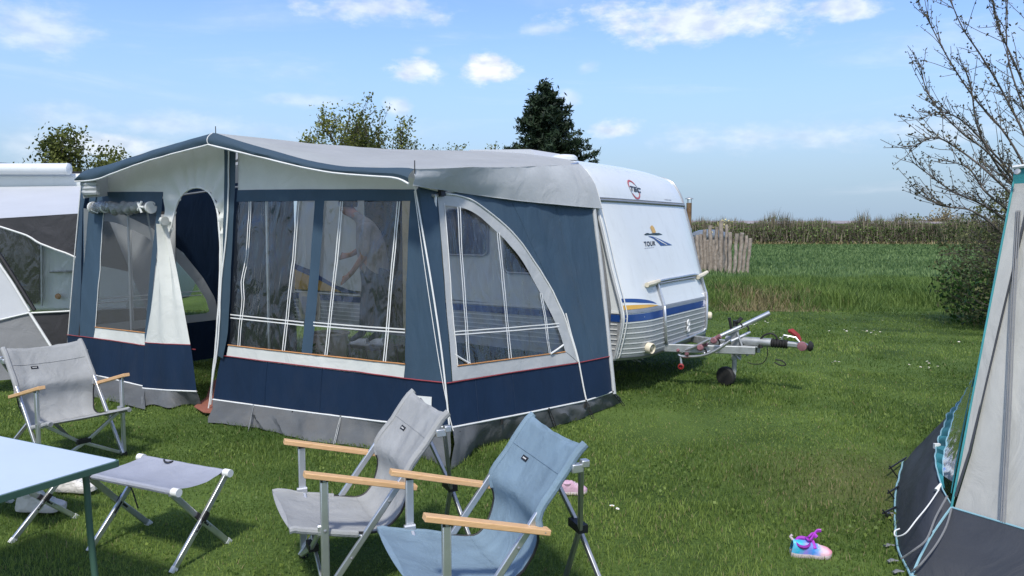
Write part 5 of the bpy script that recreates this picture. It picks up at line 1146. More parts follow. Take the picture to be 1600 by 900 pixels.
# ------------------------------------------------------------------ folding armchairs
def bev(o, w=.002):
    m = o.modifiers.new('bevel', 'BEVEL'); m.width = w; m.segments = 2; m.limit_method = 'ANGLE'; m.angle_limit = R(40); return o
def make_chair(name, label, cat, group, loc, yaw, cloth, sd):
    """built at the origin, facing +x; origin on the ground between the front posts"""
    t = thing(name, label, cat, (0, 0, 0), group); y0 = .268
    def Pp(f, y, z): return Vector((f, y, z))
    bp = lambda z: -.575 + (.81 - z) * .745                    # the back pole as a function of height
    # cloth
    pr = [(.150, .378), (.145, .385), (.10, .372), (.02, .352), (-.10, .324), (-.20, .302), (-.285, .295), (-.350, .345), (-.392, .45), (bp(.56) + .012, .56), (bp(.66) + .012, .66), (bp(.75) + .012, .75), (bp(.81) + .012, .81), (bp(.825), .825)]
    L = smooth_line([Vector((a, 0, b)) for a, b in pr], 4); n = len(L); ny = 21; rows = []
    for i, p in enumerate(L):
        t_ = i / (n - 1); tg = (L[min(i + 1, n - 1)] - L[max(i - 1, 0)]).normalized(); nm = Vector((-tg.z, 0, tg.x))
        if nm.z < 0 and t_ < .5: nm = -nm
        if t_ >= .5 and nm.x < 0: nm = -nm
        g = math.exp(-((t_ - .50) / .085) ** 2); hw = y0 - .034 * g; row = []
        sag = .018 * math.sin(min(1, t_ / .45) * math.pi) if t_ < .45 else .016 * math.sin((t_ - .45) / .55 * math.pi) + .010
        if t_ < .05: sag = .012
        for j in range(ny):
            u = j / (ny - 1) * 2 - 1; k = 1 - abs(u) ** 2.2
            wr = .006 * nz(u * 4 + sd, t_ * 9, 1) + .007 * math.exp(-((t_ - .47) / .16) ** 2) * nz(u * 5.5 + sd, t_ * 6 + u * 3, 9) + .003 * nz(u * 9 + sd, t_ * 26, 2) + .005 * nz(u * 3 + t_ * 8, sd, 4) * k
            row.append(p + Vector((0, u * hw, 0)) - nm * sag * k + nm * wr * min(1, t_ / .16) - Vector((0, 0, .010 * k * (t_ > .93))))
        rows.append(row)
    mb = MB(); mb.grid(rows)
    seat = mb.build('seat_cloth', cloth, t, angle=80)
    # hems wrapped round the tubes
    for s in (-1, 1):
        mb = MB(); mb.tube(resample([rows[i][0 if s < 0 else -1] + Vector((0, 0, -.006)) for i in range(0, int(n * .36))], 12), [.017 + .0015 * nz(i, s) for i in range(12)], 9); mb.build('hem_sleeve', cloth, seat); mb = MB()
        mb.tube(resample([rows[i][0 if s < 0 else -1] + Vector((-.010, 0, 0)) for i in range(int(n * .66), n)], 12), [.019 + .0015 * nz(i, s) for i in range(12)], 9); mb.build('hem_sleeve', cloth, seat)
    for s in (-1, 1): mb = MB(); mb.tube([rows[i][0 if s < 0 else -1] for i in range(int(n * .34), int(n * .69))], .0055, 6); mb.build('black_binding', M['black'], seat)
    mb = MB()
    i = int(n * .80); mb.tube([rows[i][j] + Vector((.0015, 0, .001)) for j in range(ny)], .0022, 4); mb.build('stitched_seam', cloth, seat); mb = MB(); i2 = int(n * .44); mb.tube([rows[i2][j] + Vector((0, 0, .001)) for j in range(ny)], .0018, 4); mb.build('stitched_seam', cloth, seat)
    ir = int(n * .785); a = rows[ir][5]; b = rows[ir][7]; c = rows[ir - 1][5]; nr = (b - a).cross(a - c).normalized(); nr = nr if nr.x > 0 else -nr
    up = (a - c).normalized(); ux = (b - a).normalized(); c0 = lerp(a, b, .5) + nr * .003; mb = MB(); mb.box(c0, .050, .022, .002, ux, up, nr); tg_ = mb.build('label_tag', M['black'], seat)
    mb = MB(); 
    for k in range(4): mb.box(c0 + ux * (-.012 + .008 * k) + nr * .0015, .005, .006, .001, ux, up, nr)
    mb.build('label_print', M['offwhite'], tg_)
    # frame
    for s in (-1, 1):
        y = s * (y0 + .022); mb = MB(); mb.beam(Pp(0, y, 0), Pp(0, y, .605), .036, .022, Vector((0, 1, 0))); bev(mb.build('front_post', M['alu'], t))
        mb = MB(); mb.beam(Pp(.02, s * (y0 + .003), .02), Pp(bp(.78), s * y0, .78), .030, .020, Vector((0, 1, 0))); bev(mb.build('back_pole', M['alu'], t))
        a = Pp(.085, s * (y0 + .020), .622); b = Pp(-.425, s * (y0 + .020), .492); mb = MB(); mb.beam(a, b, .048, .024, Vector((0, 0, 1)), ch=.0025); arm = mb.build('armrest', M['wood'], t); bev(arm, .0015)
        mb = MB(); d = (b - a).normalized(); e = lerp(a, b, .955); mb.lathe(e + Vector((0, s * .0215, 0)), (0, s, 0), [(.006, 0), (.006, .0015), (.002, .003)], 10); mb.build('rivet', M['chrome'], arm); mb = MB(); e2 = Pp(0, s * (y0 + .0205), .585); mb.box(Pp(0, s * (y0 + .022), .592), .034, .026, .028); mb.build('arm_bracket', M['black'], arm)
        mb = MB()
        for z in (.355, .585): mb.lathe(Pp(.0, s * (y0 + .033), z), (0, s, 0), [(.008, 0), (.008, .002), (.004, .004)], 10)
        for z in (.20, .44): mb.lathe(Pp(bp(z) + .0, s * (y0 + .014), z), (0, s, 0), [(.007, 0), (.007, .002), (.003, .004)], 10)
        mb.build('rivet', M['chrome'], t)
        mb = MB(); mb.beam(Pp(.03, s * (y0 + .004), .352), Pp(-.02, s * (y0 + .004), .352), .024, .05, Vector((0, 0, 1)), ch=.006); mb.build('seat_cap', M['alu'], t)
        mb = MB(); mb.tube([Pp(.14, s * y0, .378), Pp(-.20, s * (y0 - .012), .284)], .010, 8); mb.build('seat_rail', M['alu'], t)
        # rear crossed leg: from the bracket near the top of one back pole to the ground on the other side
        mb = MB(); xo = .012 * s; mb.beam(Pp(-.585 + xo, s * (y0 + .012), .735), Pp(-.70 + xo, s * .045, .375), .026, .018, Vector((1, 0, 0))); mb.beam(Pp(-.70 + xo, s * .045, .375), Pp(-.765 + xo, -s * (y0 - .02), 0), .026, .018, Vector((1, 0, 0))); bev(mb.build('rear_leg', M['alu_shade'], t))
        mb = MB(); mb.box(Pp(-.552, s * (y0 + .014), .735), .05, .030, .036); mb.box(Pp(-.585, s * (y0 + .016), .752), .034, .034, .03); bev(mb.build('pole_bracket', M['alu'], t), .004)
        # front cross brace
        mb = MB(); xo = .010 * s; mb.beam(Pp(.005 + xo, s * (y0 - .01), .345), Pp(.005 + xo, s * .03, .178), .024, .016, Vector((1, 0, 0))); mb.beam(Pp(.005 + xo, s * .03, .178), Pp(.005 + xo, -s * (y0 - .01), .03), .024, .016, Vector((1, 0, 0))); bev(mb.build('cross_brace', M['alu'], t))
    mb = MB(); mb.box(Pp(.006, 0, .176), .046, .09, .030); mb.build('hinge_joint', M['black'], t); mb = MB(); mb.box(Pp(-.70, 0, .372), .046, .11, .036); mb.build('hinge_joint', M['black'], t)
    for s in (-1, 1):
        mb = MB(); mb.lathe(Pp(0, s * (y0 + .022), 0), (0, 0, 1), [(.022, 0), (.023, .02), (.020, .03)], 10); mb.build('foot_cap', M['black'], t)
    t.location = loc; t.rotation_euler.z = yaw; return t
fwd = lambda x, y: math.atan2(y, x)
CG = 'low folding armchairs with wooden arms'
make_chair('folding_armchair', 'low light blue cloth folding armchair with beech arms, nearest the camera', 'armchair', CG, (-.355, 3.10, 0), fwd(-.93, -.366), M['bcloth'], 1)
make_chair('folding_armchair', 'grey cloth folding armchair standing close beside the light blue one', 'armchair', CG, (-.958, 3.60, 0), fwd(-.907, -.42), M['gcloth'], 5)
make_chair('folding_armchair', 'grey cloth folding armchair behind the white table, facing the camera', 'armchair', CG, (-3.09, 5.43, 0), fwd(.80, -.60), M['gcloth'], 9)

# ------------------------------------------------------------------ folding stools
def make_stool(label, group, c, yaw):
    t = thing('folding_stool', label, 'stool', (0, 0, 0), group); hl, hw, z = .335, .168, .40; rows = []
    for i in range(17):
        u = i / 16; row = []
        for j in range(13):
            v = j / 12 * 2 - 1; k = (1 - v * v); row.append(Vector((lerp(-hl + .035, hl - .035, u), v * hw, z + .012 - .020 * k + .003 * nz(u * 6, v * 3, 4) - .010 * math.sin(u * math.pi) * k)))
            e = abs(u * 2 - 1)
            if e > .8: row[-1].x += math.copysign(.022 * (k - .0) * -1, u - .5) * (e - .8) * 5
        rows.append(row)
    mb = MB(); mb.grid(rows); seat = mb.build('seat_cloth', M['scloth'], t, angle=80)
    mb = MB()
    for j in (0, -1): mb.tube([r[j] - Vector((0, 0, .014)) for r in rows], .0165, 9)
    mb.build('hem_sleeve', M['scloth'], seat)
    mb = MB(); mb.tube([Vector((-.14 + .07 * math.sin(a * .5), hw - .006 - .028 * math.sin(a), z + .013)) for a in np.linspace(0, math.pi, 12)], .005, 6); mb.build('black_binding', M['black'], seat); mb = MB(); mb.tube([Vector((-hl + .05, -hw, z - .012)), Vector((-hl + .05, -hw, z + .017))], .018, 8); mb.build('black_binding', M['black'], seat)
    for s in (-1, 1):
        mb = MB(); mb.tube([Vector((-hl, s * hw, z)), Vector((hl, s * hw, z))], .0125, 10); mb.build('top_rail', M['alu'], t)
        for e in (-1, 1): mb = MB(); mb.tube([Vector((e * (hl - .028), s * hw, z)), Vector((e * (hl + .014), s * hw, z))], .021, 14); mb.build('end_cap', M['offwhite'], t)
    for e in (-1, 1):
        for s in (-1, 1):
            x = e * (hl - .03) + .011 * s; mb = MB(); m = Vector((x, 0, .205)); mb.beam(Vector((x, s * hw, z - .01)), m, .031, .019, Vector((1, 0, 0))); mb.beam(m, Vector((x, -s * (hw + .03), .0)), .031, .019, Vector((1, 0, 0))); leg = mb.build('leg', M['alu'], t); bev(leg)
            mb = MB(); mb.beam(lerp(Vector((x, -s * (hw + .03), 0)), m, .10), Vector((x, -s * (hw + .032), -.002)), .034, .022, Vector((1, 0, 0))); mb.build('foot_cap', M['offwhite'], leg)
            mb = MB(); dd = (m - Vector((x, s * hw, z - .01))).normalized()
            mb.beam(m - dd * .04 + Vector((e * .012, 0, 0)), m + dd * .006 + Vector((e * .012, 0, 0)), .030, .012, Vector((1, 0, 0)))
            d2 = (Vector((x, -s * (hw + .03), 0)) - m).normalized(); mb.beam(m, m + d2 * .07 + Vector((0, 0, 0)), .012, .024, Vector((1, 0, 0))); mb.build('hinge_joint', M['black'], leg)
            mb = MB()
            for k in (.03, .06, .09): mb.lathe(m + d2 * k + Vector((e * .010, 0, .004)), (e, 0, 0), [(.005, 0), (.005, .002), (.002, .003)], 8)
            mb.build('rivet', M['chrome'], leg)
    mb = MB(); mb.tube([Vector((-hl - .02, hw * .5, z - .09)), Vector((-hl + .1, hw * .2, z - .15)), Vector((-hl + .2, -.02, .20))], .004, 5); mb.build('strap', M['rubber'], t)
    t.location = c; t.rotation_euler.z = yaw; return t
SG = 'folding stools beside the table'
make_stool('lilac-grey cloth folding stool in front of the table corner', SG, (-1.885, 3.995, 0), math.atan2(-.285, .608))
make_stool('folding stool mostly hidden under the white table, only crossed legs showing', SG, (-2.92, 4.36, 0), math.atan2(-.285, .608)).scale.z = .86

# ------------------------------------------------------------------ table
zt_ = .70; K = G(189, 719, zt_); e1 = (G(0, 681, zt_) - K).normalized(); e2 = (G(0, 781, zt_) - K); e2 = (e2 - e1 * e2.dot(e1)).normalized()
tb_ = thing('camping_table', 'white-topped camping table with a green edge and green tube legs', 'table', tuple(K + e1 * .5 + e2 * .35 - zx * zt_)); LT, WT = 1.10, .78
def tp(a, b, z=0): return K + e1 * a + e2 * b + zx * z
def rr_(i, r, z):
    P = []; i0 = i
    for (a, b, st_) in ((LT - i - r, WT - i - r, 0), (i + r, WT - i - r, 90), (i + r, i + r, 180), (LT - i - r, i + r, 270)):
        for k in range(6): t = R(st_ + 18 * k); P.append(tp(a + r * math.cos(t), b + r * math.sin(t), z))
    return P
mb = MB(); mb.prism(rr_(.010, .014, -.020), zx * .0225); mb.build('table_top', M['tabletop'], tb_)
mb = MB(); o_ = rr_(0, .020, 0); i_ = rr_(.011, .013, 0); n_ = len(o_); dn = Vector((0, 0, -.026))
for k in range(n_):
    l = (k + 1) % n_; mb.add([o_[k], o_[l], o_[l] + dn, o_[k] + dn], [[0, 1, 2, 3]]); mb.add([i_[k], i_[l], o_[l], o_[k]], [[0, 1, 2, 3]]); mb.add([i_[k] + dn, i_[l] + dn, o_[l] + dn, o_[k] + dn], [[3, 2, 1, 0]])
ob = mb.build('edge_trim', M['tablegreen'], tb_)
for (a, b) in ((.10, .10), (.10, WT - .10), (LT - .10, .10), (LT - .10, WT - .10)):
    sa = -1 if a < .5 else 1; sb = -1 if b < .4 else 1; mb = MB(); top = tp(a + (-sa) * .05, b, -.035)
    mb.tube(smooth_line([top, tp(a - sa * .01, b, -.040), tp(a + sa * .008, b, -.075), tp(a + sa * .02, b + sb * .0, -.3), tp(a + sa * .045, b + sb * .01, -.695)], 5), .0135, 12); mb.build('leg', M['tablegreen'], tb_)
mb = MB()
for a in (.12, LT - .12): mb.tube([tp(a, .08, -.038), tp(a, WT - .08, -.038)], .011, 8)
mb.build('under_frame', M['tablegreen'], tb_)

# ------------------------------------------------------------------ shoes
def shoe_rows(L, Wd, H, heel=.0, n=26, m=16, open_=(.05, .42)):
    """a low shoe pointing along +x, heel at 0; returns rows of the upper"""
    rows = []
    for i in range(n):
        t = i / (n - 1); w = Wd / 2 * (.70 + .30 * math.sin(min(1, t / .72) * 1.57)) * (1 if t < .80 else math.sqrt(max(.02, 1 - ((t - .80) / .205) ** 2))) * (.78 + .22 * min(1, t / .10)) * (1 - .14 * math.exp(-((t - .42) / .13) ** 2))
        h = np.interp(t, [0, .06, .15, .32, .45, .60, .78, .92, 1], [.86, 1.0, .93, .90, .97, .66, .46, .34, .16]) * H
        row = []
        for j in range(m):
            a = math.pi * (j / (m - 1)); c = math.cos(a); s = math.sin(a); row.append(Vector((t * L + (.012 * s if t < .02 else 0), w * math.copysign(abs(c) ** .75, c), .022 + h * s ** .7)))
        rows.append(row)
    return rows
def sole_rows(rows, g=1.06, z0=0.0, z1=.03, toe=.012):
    out = []; n = len(rows)
    for i, r in enumerate(rows):
        t = i / (n - 1); a, b = r[0], r[-1]; lift = toe * max(0, (t - .72) / .28) ** 2
        out.append([Vector((a.x, a.y * g, z1 + lift * .6)), Vector((a.x, a.y * g * 1.03, (z0 + z1) / 2 + lift)), Vector((a.x, a.y * .95, z0 + lift)), Vector((b.x, b.y * .95, z0 + lift)), Vector((b.x, b.y * g * 1.03, (z0 + z1) / 2 + lift)), Vector((b.x, b.y * g, z1 + lift * .6))])
    return out
def place(parts_root, loc, yaw, roll=0, pitch=0):
    parts_root.location = loc; parts_root.rotation_euler = (roll, pitch, yaw)
M['lining'] = mat('dark_lining', (.03, .03, .03), .9, .1, 9)
def white_shoe(label, loc, yaw, sock):
    t = thing('white_trainer', label, 'shoe', (0, 0, 0), 'white trainers under the stools'); rows = shoe_rows(.285, .105, .088); mb = MB(); mb.grid(rows); up = mb.build('upper', M['sneaker'], t, angle=75)
    mb = MB(); sr = sole_rows(rows, 1.08, 0, .034); mb.grid(sr); mb.poly(sr[0]); mb.poly(sr[-1]); mb.build('sole', M['sneaker'], t)
    mb = MB(); c = Vector((.075, 0, .098)); mb.lathe(c, (0.05, 0, 1), [(.040, -.02), (.044, .004), (.038, .012), (.030, .002), (.026, -.03)], 16); mb.build('collar', M['sneaker'], t)
    mb = MB(); mb.lathe(Vector((.075, 0, .088)), (0, 0, 1), [(.034, 0), (.01, -.002)], 12); mb.build('lining', M['lining'], t)
    mb = MB()
    for k in range(5): x = .135 + .020 * k; i = int(x / .285 * 25); a = rows[i][5]; b = rows[i][-6]; m_ = rows[i][7]; mb.tube([a + zx * .002, m_ + zx * .006, b + zx * .002], .0032, 5)
    mb.build('laces', M['offwhite'], t)
    if sock:
        mb = MB(); random.seed(8); L = [Vector((.07 + .012 * k, random.gauss(0, .012), .100 + .022 * math.sin(k * 1.1) + .008 * k * (k < 4))) for k in range(7)]; mb.tube(L, [.03, .035, .032, .03, .034, .028, .018], 10); mb.build('stuffed_sock', M['offwhite'], t)
    place(t, loc, yaw)
white_shoe('white trainer nearer the camera, standing behind the crossed stool legs', G(26, 803, .0) + Vector((0, .02, .018)), math.atan2(-.02, 1), True)
white_shoe('white trainer just behind the other, half hidden by the table edge', G(82, 772, .0) + Vector((0, .03, .018)), math.atan2(-.10, 1), True)
# the child's shoe
def kid_mat():
    m = mat('rainbow_shoe_cloth', (.1, .3, .7), .45, .05, 20, .3, 120); N = NT(m); bs = [x for x in N.n if x.type == 'BSDF_PRINCIPLED'][0]
    tc = N.new('ShaderNodeTexCoord'); sp = N.new('ShaderNodeSeparateXYZ'); N.l.new(tc.outputs['Object'], sp.inputs[0]); no = N.new('ShaderNodeTexNoise'); no.inputs['Scale'].default_value = 22; no.inputs['Detail'].default_value = 3; N.l.new(tc.outputs['Object'], no.inputs['Vector'])
    a = N.new('ShaderNodeMath', operation='MULTIPLY_ADD'); N.l.new(sp.outputs['X'], a.inputs[0]); a.inputs[1].default_value = 5.0; a.inputs[2].default_value = -.22
    b = N.new('ShaderNodeMath', operation='MULTIPLY_ADD'); N.l.new(no.outputs['Fac'], b.inputs[0]); b.inputs[1].default_value = .5; N.l.new(a.outputs[0], b.inputs[2])
    r = N.new('ShaderNodeValToRGB'); E = r.color_ramp.elements; E[0].position = 0; E[0].color = (.14, .50, .75, 1); E[1].position = 1; E[1].color = (.72, .30, .38, 1)
    for p, c in ((.22, (.03, .42, .60, 1)), (.42, (.28, .22, .66, 1)), (.58, (.05, .28, .72, 1)), (.70, (.35, .42, .80, 1)), (.80, (.75, .52, .60, 1))): e = E.new(p); e.color = c
    N.l.new(b.outputs[0], r.inputs[0]); N.l.new(r.outputs[0], bs.inputs['Base Color']); return m
M['kid'] = kid_mat(); M['purple'] = mat('purple_straps', (.38, .045, .48), .5, .12, 30); M['kidsole'] = mat('pale_pink_sole', (.72, .60, .62), .5, .08, 40)
t = thing('child_shoe', 'small rainbow-coloured child shoe with purple straps lying alone on the lawn', 'shoe', (0, 0, 0)); rows = shoe_rows(.205, .082, .066); mb = MB(); mb.grid(rows); up = mb.build('upper', M['kid'], t, angle=75)
mb = MB(); sr = sole_rows(rows, 1.08, 0, .026); mb.grid(sr); mb.poly(sr[0]); mb.poly(sr[-1]); mb.build('sole', M['kidsole'], t)
mb = MB(); mb.lathe(Vector((.058, -.004, .073)), (-.05, -.25, 1), [(.036, -.012), (.041, .004), (.036, .014), (.028, .006), (.024, -.03)], 18); mb.build('collar', M['purple'], t); mb = MB(); mb.lathe(Vector((.058, -.006, .070)), (-.05, -.25, 1), [(.030, 0), (.008, -.004)], 14); mb.build('lining', M['lining'], t)
mb = MB(); mb.tube(smooth_line([rows[11][2] + zx * .003, rows[10][6] + zx * .010, rows[11][10] + zx * .016, Vector((.135, .045, .115)), Vector((.16, .05, .118))], 4), .010, 7, flat=.5); mb.tube(smooth_line([rows[14][2] + zx * .003, rows[13][7] + zx * .008, rows[14][12] + zx * .003], 4), .009, 7, flat=.5); mb.tube(smooth_line([rows[9][3] + zx * .004, Vector((.09, 0, .108)), Vector((.112, .02, .112)), Vector((.13, .01, .10))], 4), .010, 7, flat=.6); mb.build('strap', M['purple'], t)
mb = MB(); mb.tube(smooth_line([rows[2][1], rows[4][4], rows[8][4], rows[11][2]], 4), .0028, 5); mb.tube(smooth_line([rows[15][2], rows[17][6], rows[16][11]], 4), .003, 5); mb.tube([Vector((.008, 0, .085)), Vector((-.004, 0, .102)), Vector((.004, 0, .112))], .007, 6); mb.build('white_trim', M['kidsole'], t)
q = G(1238, 871); q2 = G(1298, 871); place(t, q + Vector((.0, .03, .002)), math.atan2(-.14, 1), R(6))
# pale pink shoe tip peeping out behind the blue chair
M['palepink'] = mat('pale_pink_cloth', (.58, .40, .47), .6, .15, 30, .3, 90, col2=(.46, .28, .38))
t = thing('pink_shoe', 'small pale pink child shoe lying just behind the blue chair', 'shoe', (0, 0, 0)); rows = shoe_rows(.18, .078, .066); mb = MB(); mb.grid(rows); mb.build('upper', M['palepink'], t, angle=75); mb = MB(); sr = sole_rows(rows, 1.06, 0, .022); mb.grid(sr); mb.poly(sr[0]); mb.poly(sr[-1]); mb.build('sole', M['kidsole'], t)
mb = MB(); mb.lathe(Vector((.05, 0, .07)), (0, 0, 1), [(.032, -.01), (.036, .004), (.028, .01), (.022, -.01)], 14); mb.build('collar', M['palepink'], t); mb = MB()
for k in range(3): r_ = rows[14 + 2 * k]; mb.tube([r_[4] + zx * .002, r_[7] + zx * .003, r_[11] + zx * .002], .003, 5)
mb.build('laces', M['kidsole'], t)
q = G(912, 776); place(t, q + Vector((-.155, .02, .012)), 0.05)
# ------------------------------------------------------------------ the tent at the right edge
E0 = AT(1487, 793, 3.86); E1 = AT(1584, 285, 4.50); gd = Vector((.18, -.28, 0)).normalized(); ED = (E0 - E1)
TF = Plane.three(E0, E1, E0 + gd); G0 = G(1424, 903, 0.01)
rt = thing('canvas_tent', 'corner of a beige and charcoal canvas tent with turquoise trim at the right edge', 'tent', (2.9, 4.3, 0))
def dT(a, b): return .042 * nz(a * 2.4, b * .35, 31) + .016 * nz(a * 7, b * .7, 32) + .004 * nz(a * 14, b * 3, 33)
Rb = E0 + gd * 1.9; Rt = E1 + gd * 1.7
t2 = lambda P: TF.to2(P)
def along(p, q, n=10): return [lerp(p, q, i / n) for i in range(n + 1)]
strip0 = E1 + gd * .10; strip1 = E0 + gd * .035 + (E1 - E0) * .16
mb = MB(); panel(mb, [t2(p) for p in (E0, E1, strip0, strip1)], TF, .06, lambda a, b: .4 * dT(a, b), .0, two=True); mb.build('edge_strip', M['beige'], rt, label='light edge strip of the wall canvas')
mb = MB(); panel(mb, [t2(p) for p in (E0, strip1, strip0, Rt, Rb)], TF, .06, lambda a, b: dT(a, b) - .030, .0, two=True); mb.build('wall', M['beige'], rt)
mb = MB(); mb.tube(resample([E1, strip0 - (strip0 - E1) * .0, lerp(strip0, strip1, .5) + TF.n * -.006, strip1, lerp(strip1, E0, .8)][1:], 16), .007, 6); mb.build('edge_seam', M['charcoal'], rt)
mb = MB(); mb.tube([lerp(E0, E1, i / 14) + TF.n * .004 for i in range(15)], .006, 6); mb.build('edge_piping', M['turq'], rt)
# zip
zA = TF.un(1592, 330) ; zB = TF.un(1568, 817)
mb = MB(); 
for o in (-.010, 0, .010): mb.tube([lerp(zA, zB, i / 12) + gd * o + TF.n * (.006 + dT(*TF.to2(lerp(zA, zB, i / 12))) * .6) for i in range(13)], .003 if o else .004, 6)
mb.build('zip', M['midgrey'], rt)
# charcoal foot of the wall
fl_ = [G0, G0 + gd * .10 + Vector((.05, -.02, 0)), G0 + gd * 1.0, G0 + gd * 2.0]; lo = resample([Vector((p.x, p.y, .01)) for p in fl_], 40); hi = resample([E0, Rb], 40)
mb = MB(); rows = [[lerp(hi[i], lo[i], k / 8) + TF.n * (.03 * math.sin(k / 8 * 3.14) + .012 * nz(i * .3, k * .4, 5) * (k > 0)) for i in range(40)] for k in range(9)]; mb.grid(rows); mb.build('foot_panel', M['charcoal'], rt)
mb = MB(); mb.tube([p + TF.n * .004 for p in hi], .0055, 6); mb.tube([p + zx * .01 for p in rows[8]], .006, 6); mb.tube([r[0] + TF.n * .004 for r in rows], .006, 6); mb.build('pale_piping', M['ltblue'], rt)
mb = MB()
for o in (-.010, 0, .010): mb.tube([rows[k][14] + gd * o + TF.n * .006 for k in range(9)], .004, 6)
mb.build('lower_zip', M['offwhite'], rt)
# low charcoal side with the scalloped window
gl = [G0, G(1404, 858, .01), G(1399, 800, .01), G(1403, 755, .01), G(1415, 718, .01)]; far_top = AT(1522, 604, 5.35)
gp_ = resample(smooth_line(gl, 6), 30); hp = resample([E0, lerp(E0, far_top, .35) + Vector((.03, 0, .02)), far_top], 30)
sc = smooth_line([AT(px, py, Y) for px, py, Y in ((1489, 792, 3.87), (1481, 778, 3.90), (1473, 763, 3.96), (1467, 742, 4.08), (1463, 715, 4.28), (1467, 690, 4.5), (1477, 664, 4.72), (1484, 646, 4.9))], 5)
scp = resample(sc, 30); topc = AT(1485, 645, 4.95)
up_l = resample([scp[-1], topc], 4)
# lower cloth: from the ground line up to the scalloped line and the sloping ridge beyond it
rows = []
for k in range(13):
    t = k / 12; rows.append([lerp(gp_[i], scp[i], t) + Vector((-.02, -.015, .03)) * math.sin(t * 3.14) * (1 - i / 29) + Vector((-.012, 0, .010)) * nz(i * .35, t * 3, 41) for i in range(30)])
mb = MB(); mb.grid(rows); mb.build('side_panel', M['charcoal'], rt)
mb = MB(); mb.tube([p + zx * .012 + Vector((-.004, 0, 0)) for p in rows[0]], .006, 6); mb.build('ground_piping', M['ltblue'], rt)
# turquoise scalloped edge, clear window, inner frame
edg = resample([lerp(E0, E1, .00), lerp(E0, E1, .15), lerp(E0, E1, .30), lerp(E0, E1, .405)], 40); edgv = [p + Vector((.01, .04, 0)) for p in edg]
scal = [p + Vector((-.010, -.006, .014)) * (abs(math.sin(i * 1.05)) - .2) for i, p in enumerate(resample(list(rows[12]) + [AT(1500, 629, 5.1), AT(1522, 603, 5.3)], 40))]
b1 = [lerp(scal[i], edgv[i], .42) + Vector((-.006, 0, .004)) for i in range(40)]; b2 = [lerp(scal[i], edgv[i], .93) for i in range(40)]
mb = MB(); mb.grid([scal[3:], b1[3:]]); mb.grid([b2[3:], edgv[3:]]); mb.build('turquoise_border', M['turq'], rt)
mb = MB(); mb.grid([b1[6:], [lerp(b1[i], b2[i], .5) + Vector((.008, 0, 0)) * nz(i * .5, 1) for i in range(6, 40)], b2[6:]]); wn = mb.build('side_window', M['film2'], rt)
mb = MB(); mb.tube([p + Vector((-.003, 0, .002)) for p in scal], .004, 6); mb.tube(b1[6:], .003, 5); mb.build('scallop_piping', M['ltblue'], rt)
# roof cap
mb = MB(); cA1 = AT(1582, 292, 4.50); cA2 = AT(1584, 263, 4.50); mb.prism([cA1, cA2, cA2 + gd * 1.6 + zx * .12, cA1 + gd * 1.6 + zx * .02], -TF.n * .8); mb.build('roof_cap', M['turq'], rt)
mb = MB(); mb.tube([cA2 + TF.n * .01, cA2 + gd * 1.6 + zx * .125 + TF.n * .01], .012, 6); mb.build('roof_edge', M['offwhite'], rt)
mb = MB(); c = AT(1590, 269, 4.42); mb.lathe(c, TF.n, [(.018, 0), (.018, .008), (.010, .010)], 12); mb.build('eyelet', M['galv'], rt)
# cords, pegs and tabs of the low side
mb = MB(); mb.tube(smooth_line([AT(1467, 765, 3.94), AT(1450, 790, 3.84), AT(1432, 812, 3.76), AT(1415, 833, 3.74), AT(1400, 838, 3.78), AT(1398, 830, 3.82), AT(1406, 826, 3.82)], 5), .0035, 6); mb.build('guy_cord', M['offwhite'], rt)
mb = MB(); mb.tube(smooth_line([AT(1480, 775, 3.78), AT(1462, 808, 3.70), AT(1448, 842, 3.64), AT(1430, 858, 3.62), AT(1408, 873, 3.66)], 5), .005, 6); mb.tube(smooth_line([E0, AT(1478, 823, 3.70), AT(1462, 852, 3.62), AT(1438, 882, 3.58), AT(1424, 893, 3.62)], 5), .005, 6); mb.build('zip_cord', M['midgrey'], rt)
mb = MB(); mb.tube([AT(1463, 766, 3.95), AT(1470, 756, 3.97)], [.012, .006], 6); mb.box(AT(1464, 697, 4.42), .035, .02, .03); mb.build('toggle', M['offwhite'], rt)
for (a, b) in (((1416, 719), (1389, 739)), ((1407, 762), (1387, 778)), ((1400, 797), (1379, 810))):
    p = G(*a, .015); q_ = G(*b, .03); mb = MB(); mb.tube([p + zx * .02, q_ + zx * .03], .006, 6); mb.tube([q_ + zx * .05, q_ + zx * -.03 + Vector((.06, 0, 0))], .005, 6); mb.build('peg_band', M['black'], rt)
for a in ((1397, 802), (1398, 852), (1404, 876), (1413, 893)):
    p = G(*a, .02); mb = MB(); mb.tube([p, p + Vector((-.03, .01, 0)), p + Vector((-.055, 0, -.005))], [.006, .016, .012], 6, flat=.4); mb.build('peg_tab', M['midgrey'], rt)
mb = MB(); mb.add([E1, E1 + gd * 1.7, E1 + gd * 1.7 - TF.n * 1.3, far_top + Vector((.8, .6, .9))], [[0, 1, 2, 3]]); mb.build('rear_wall', M['charcoal'], rt)

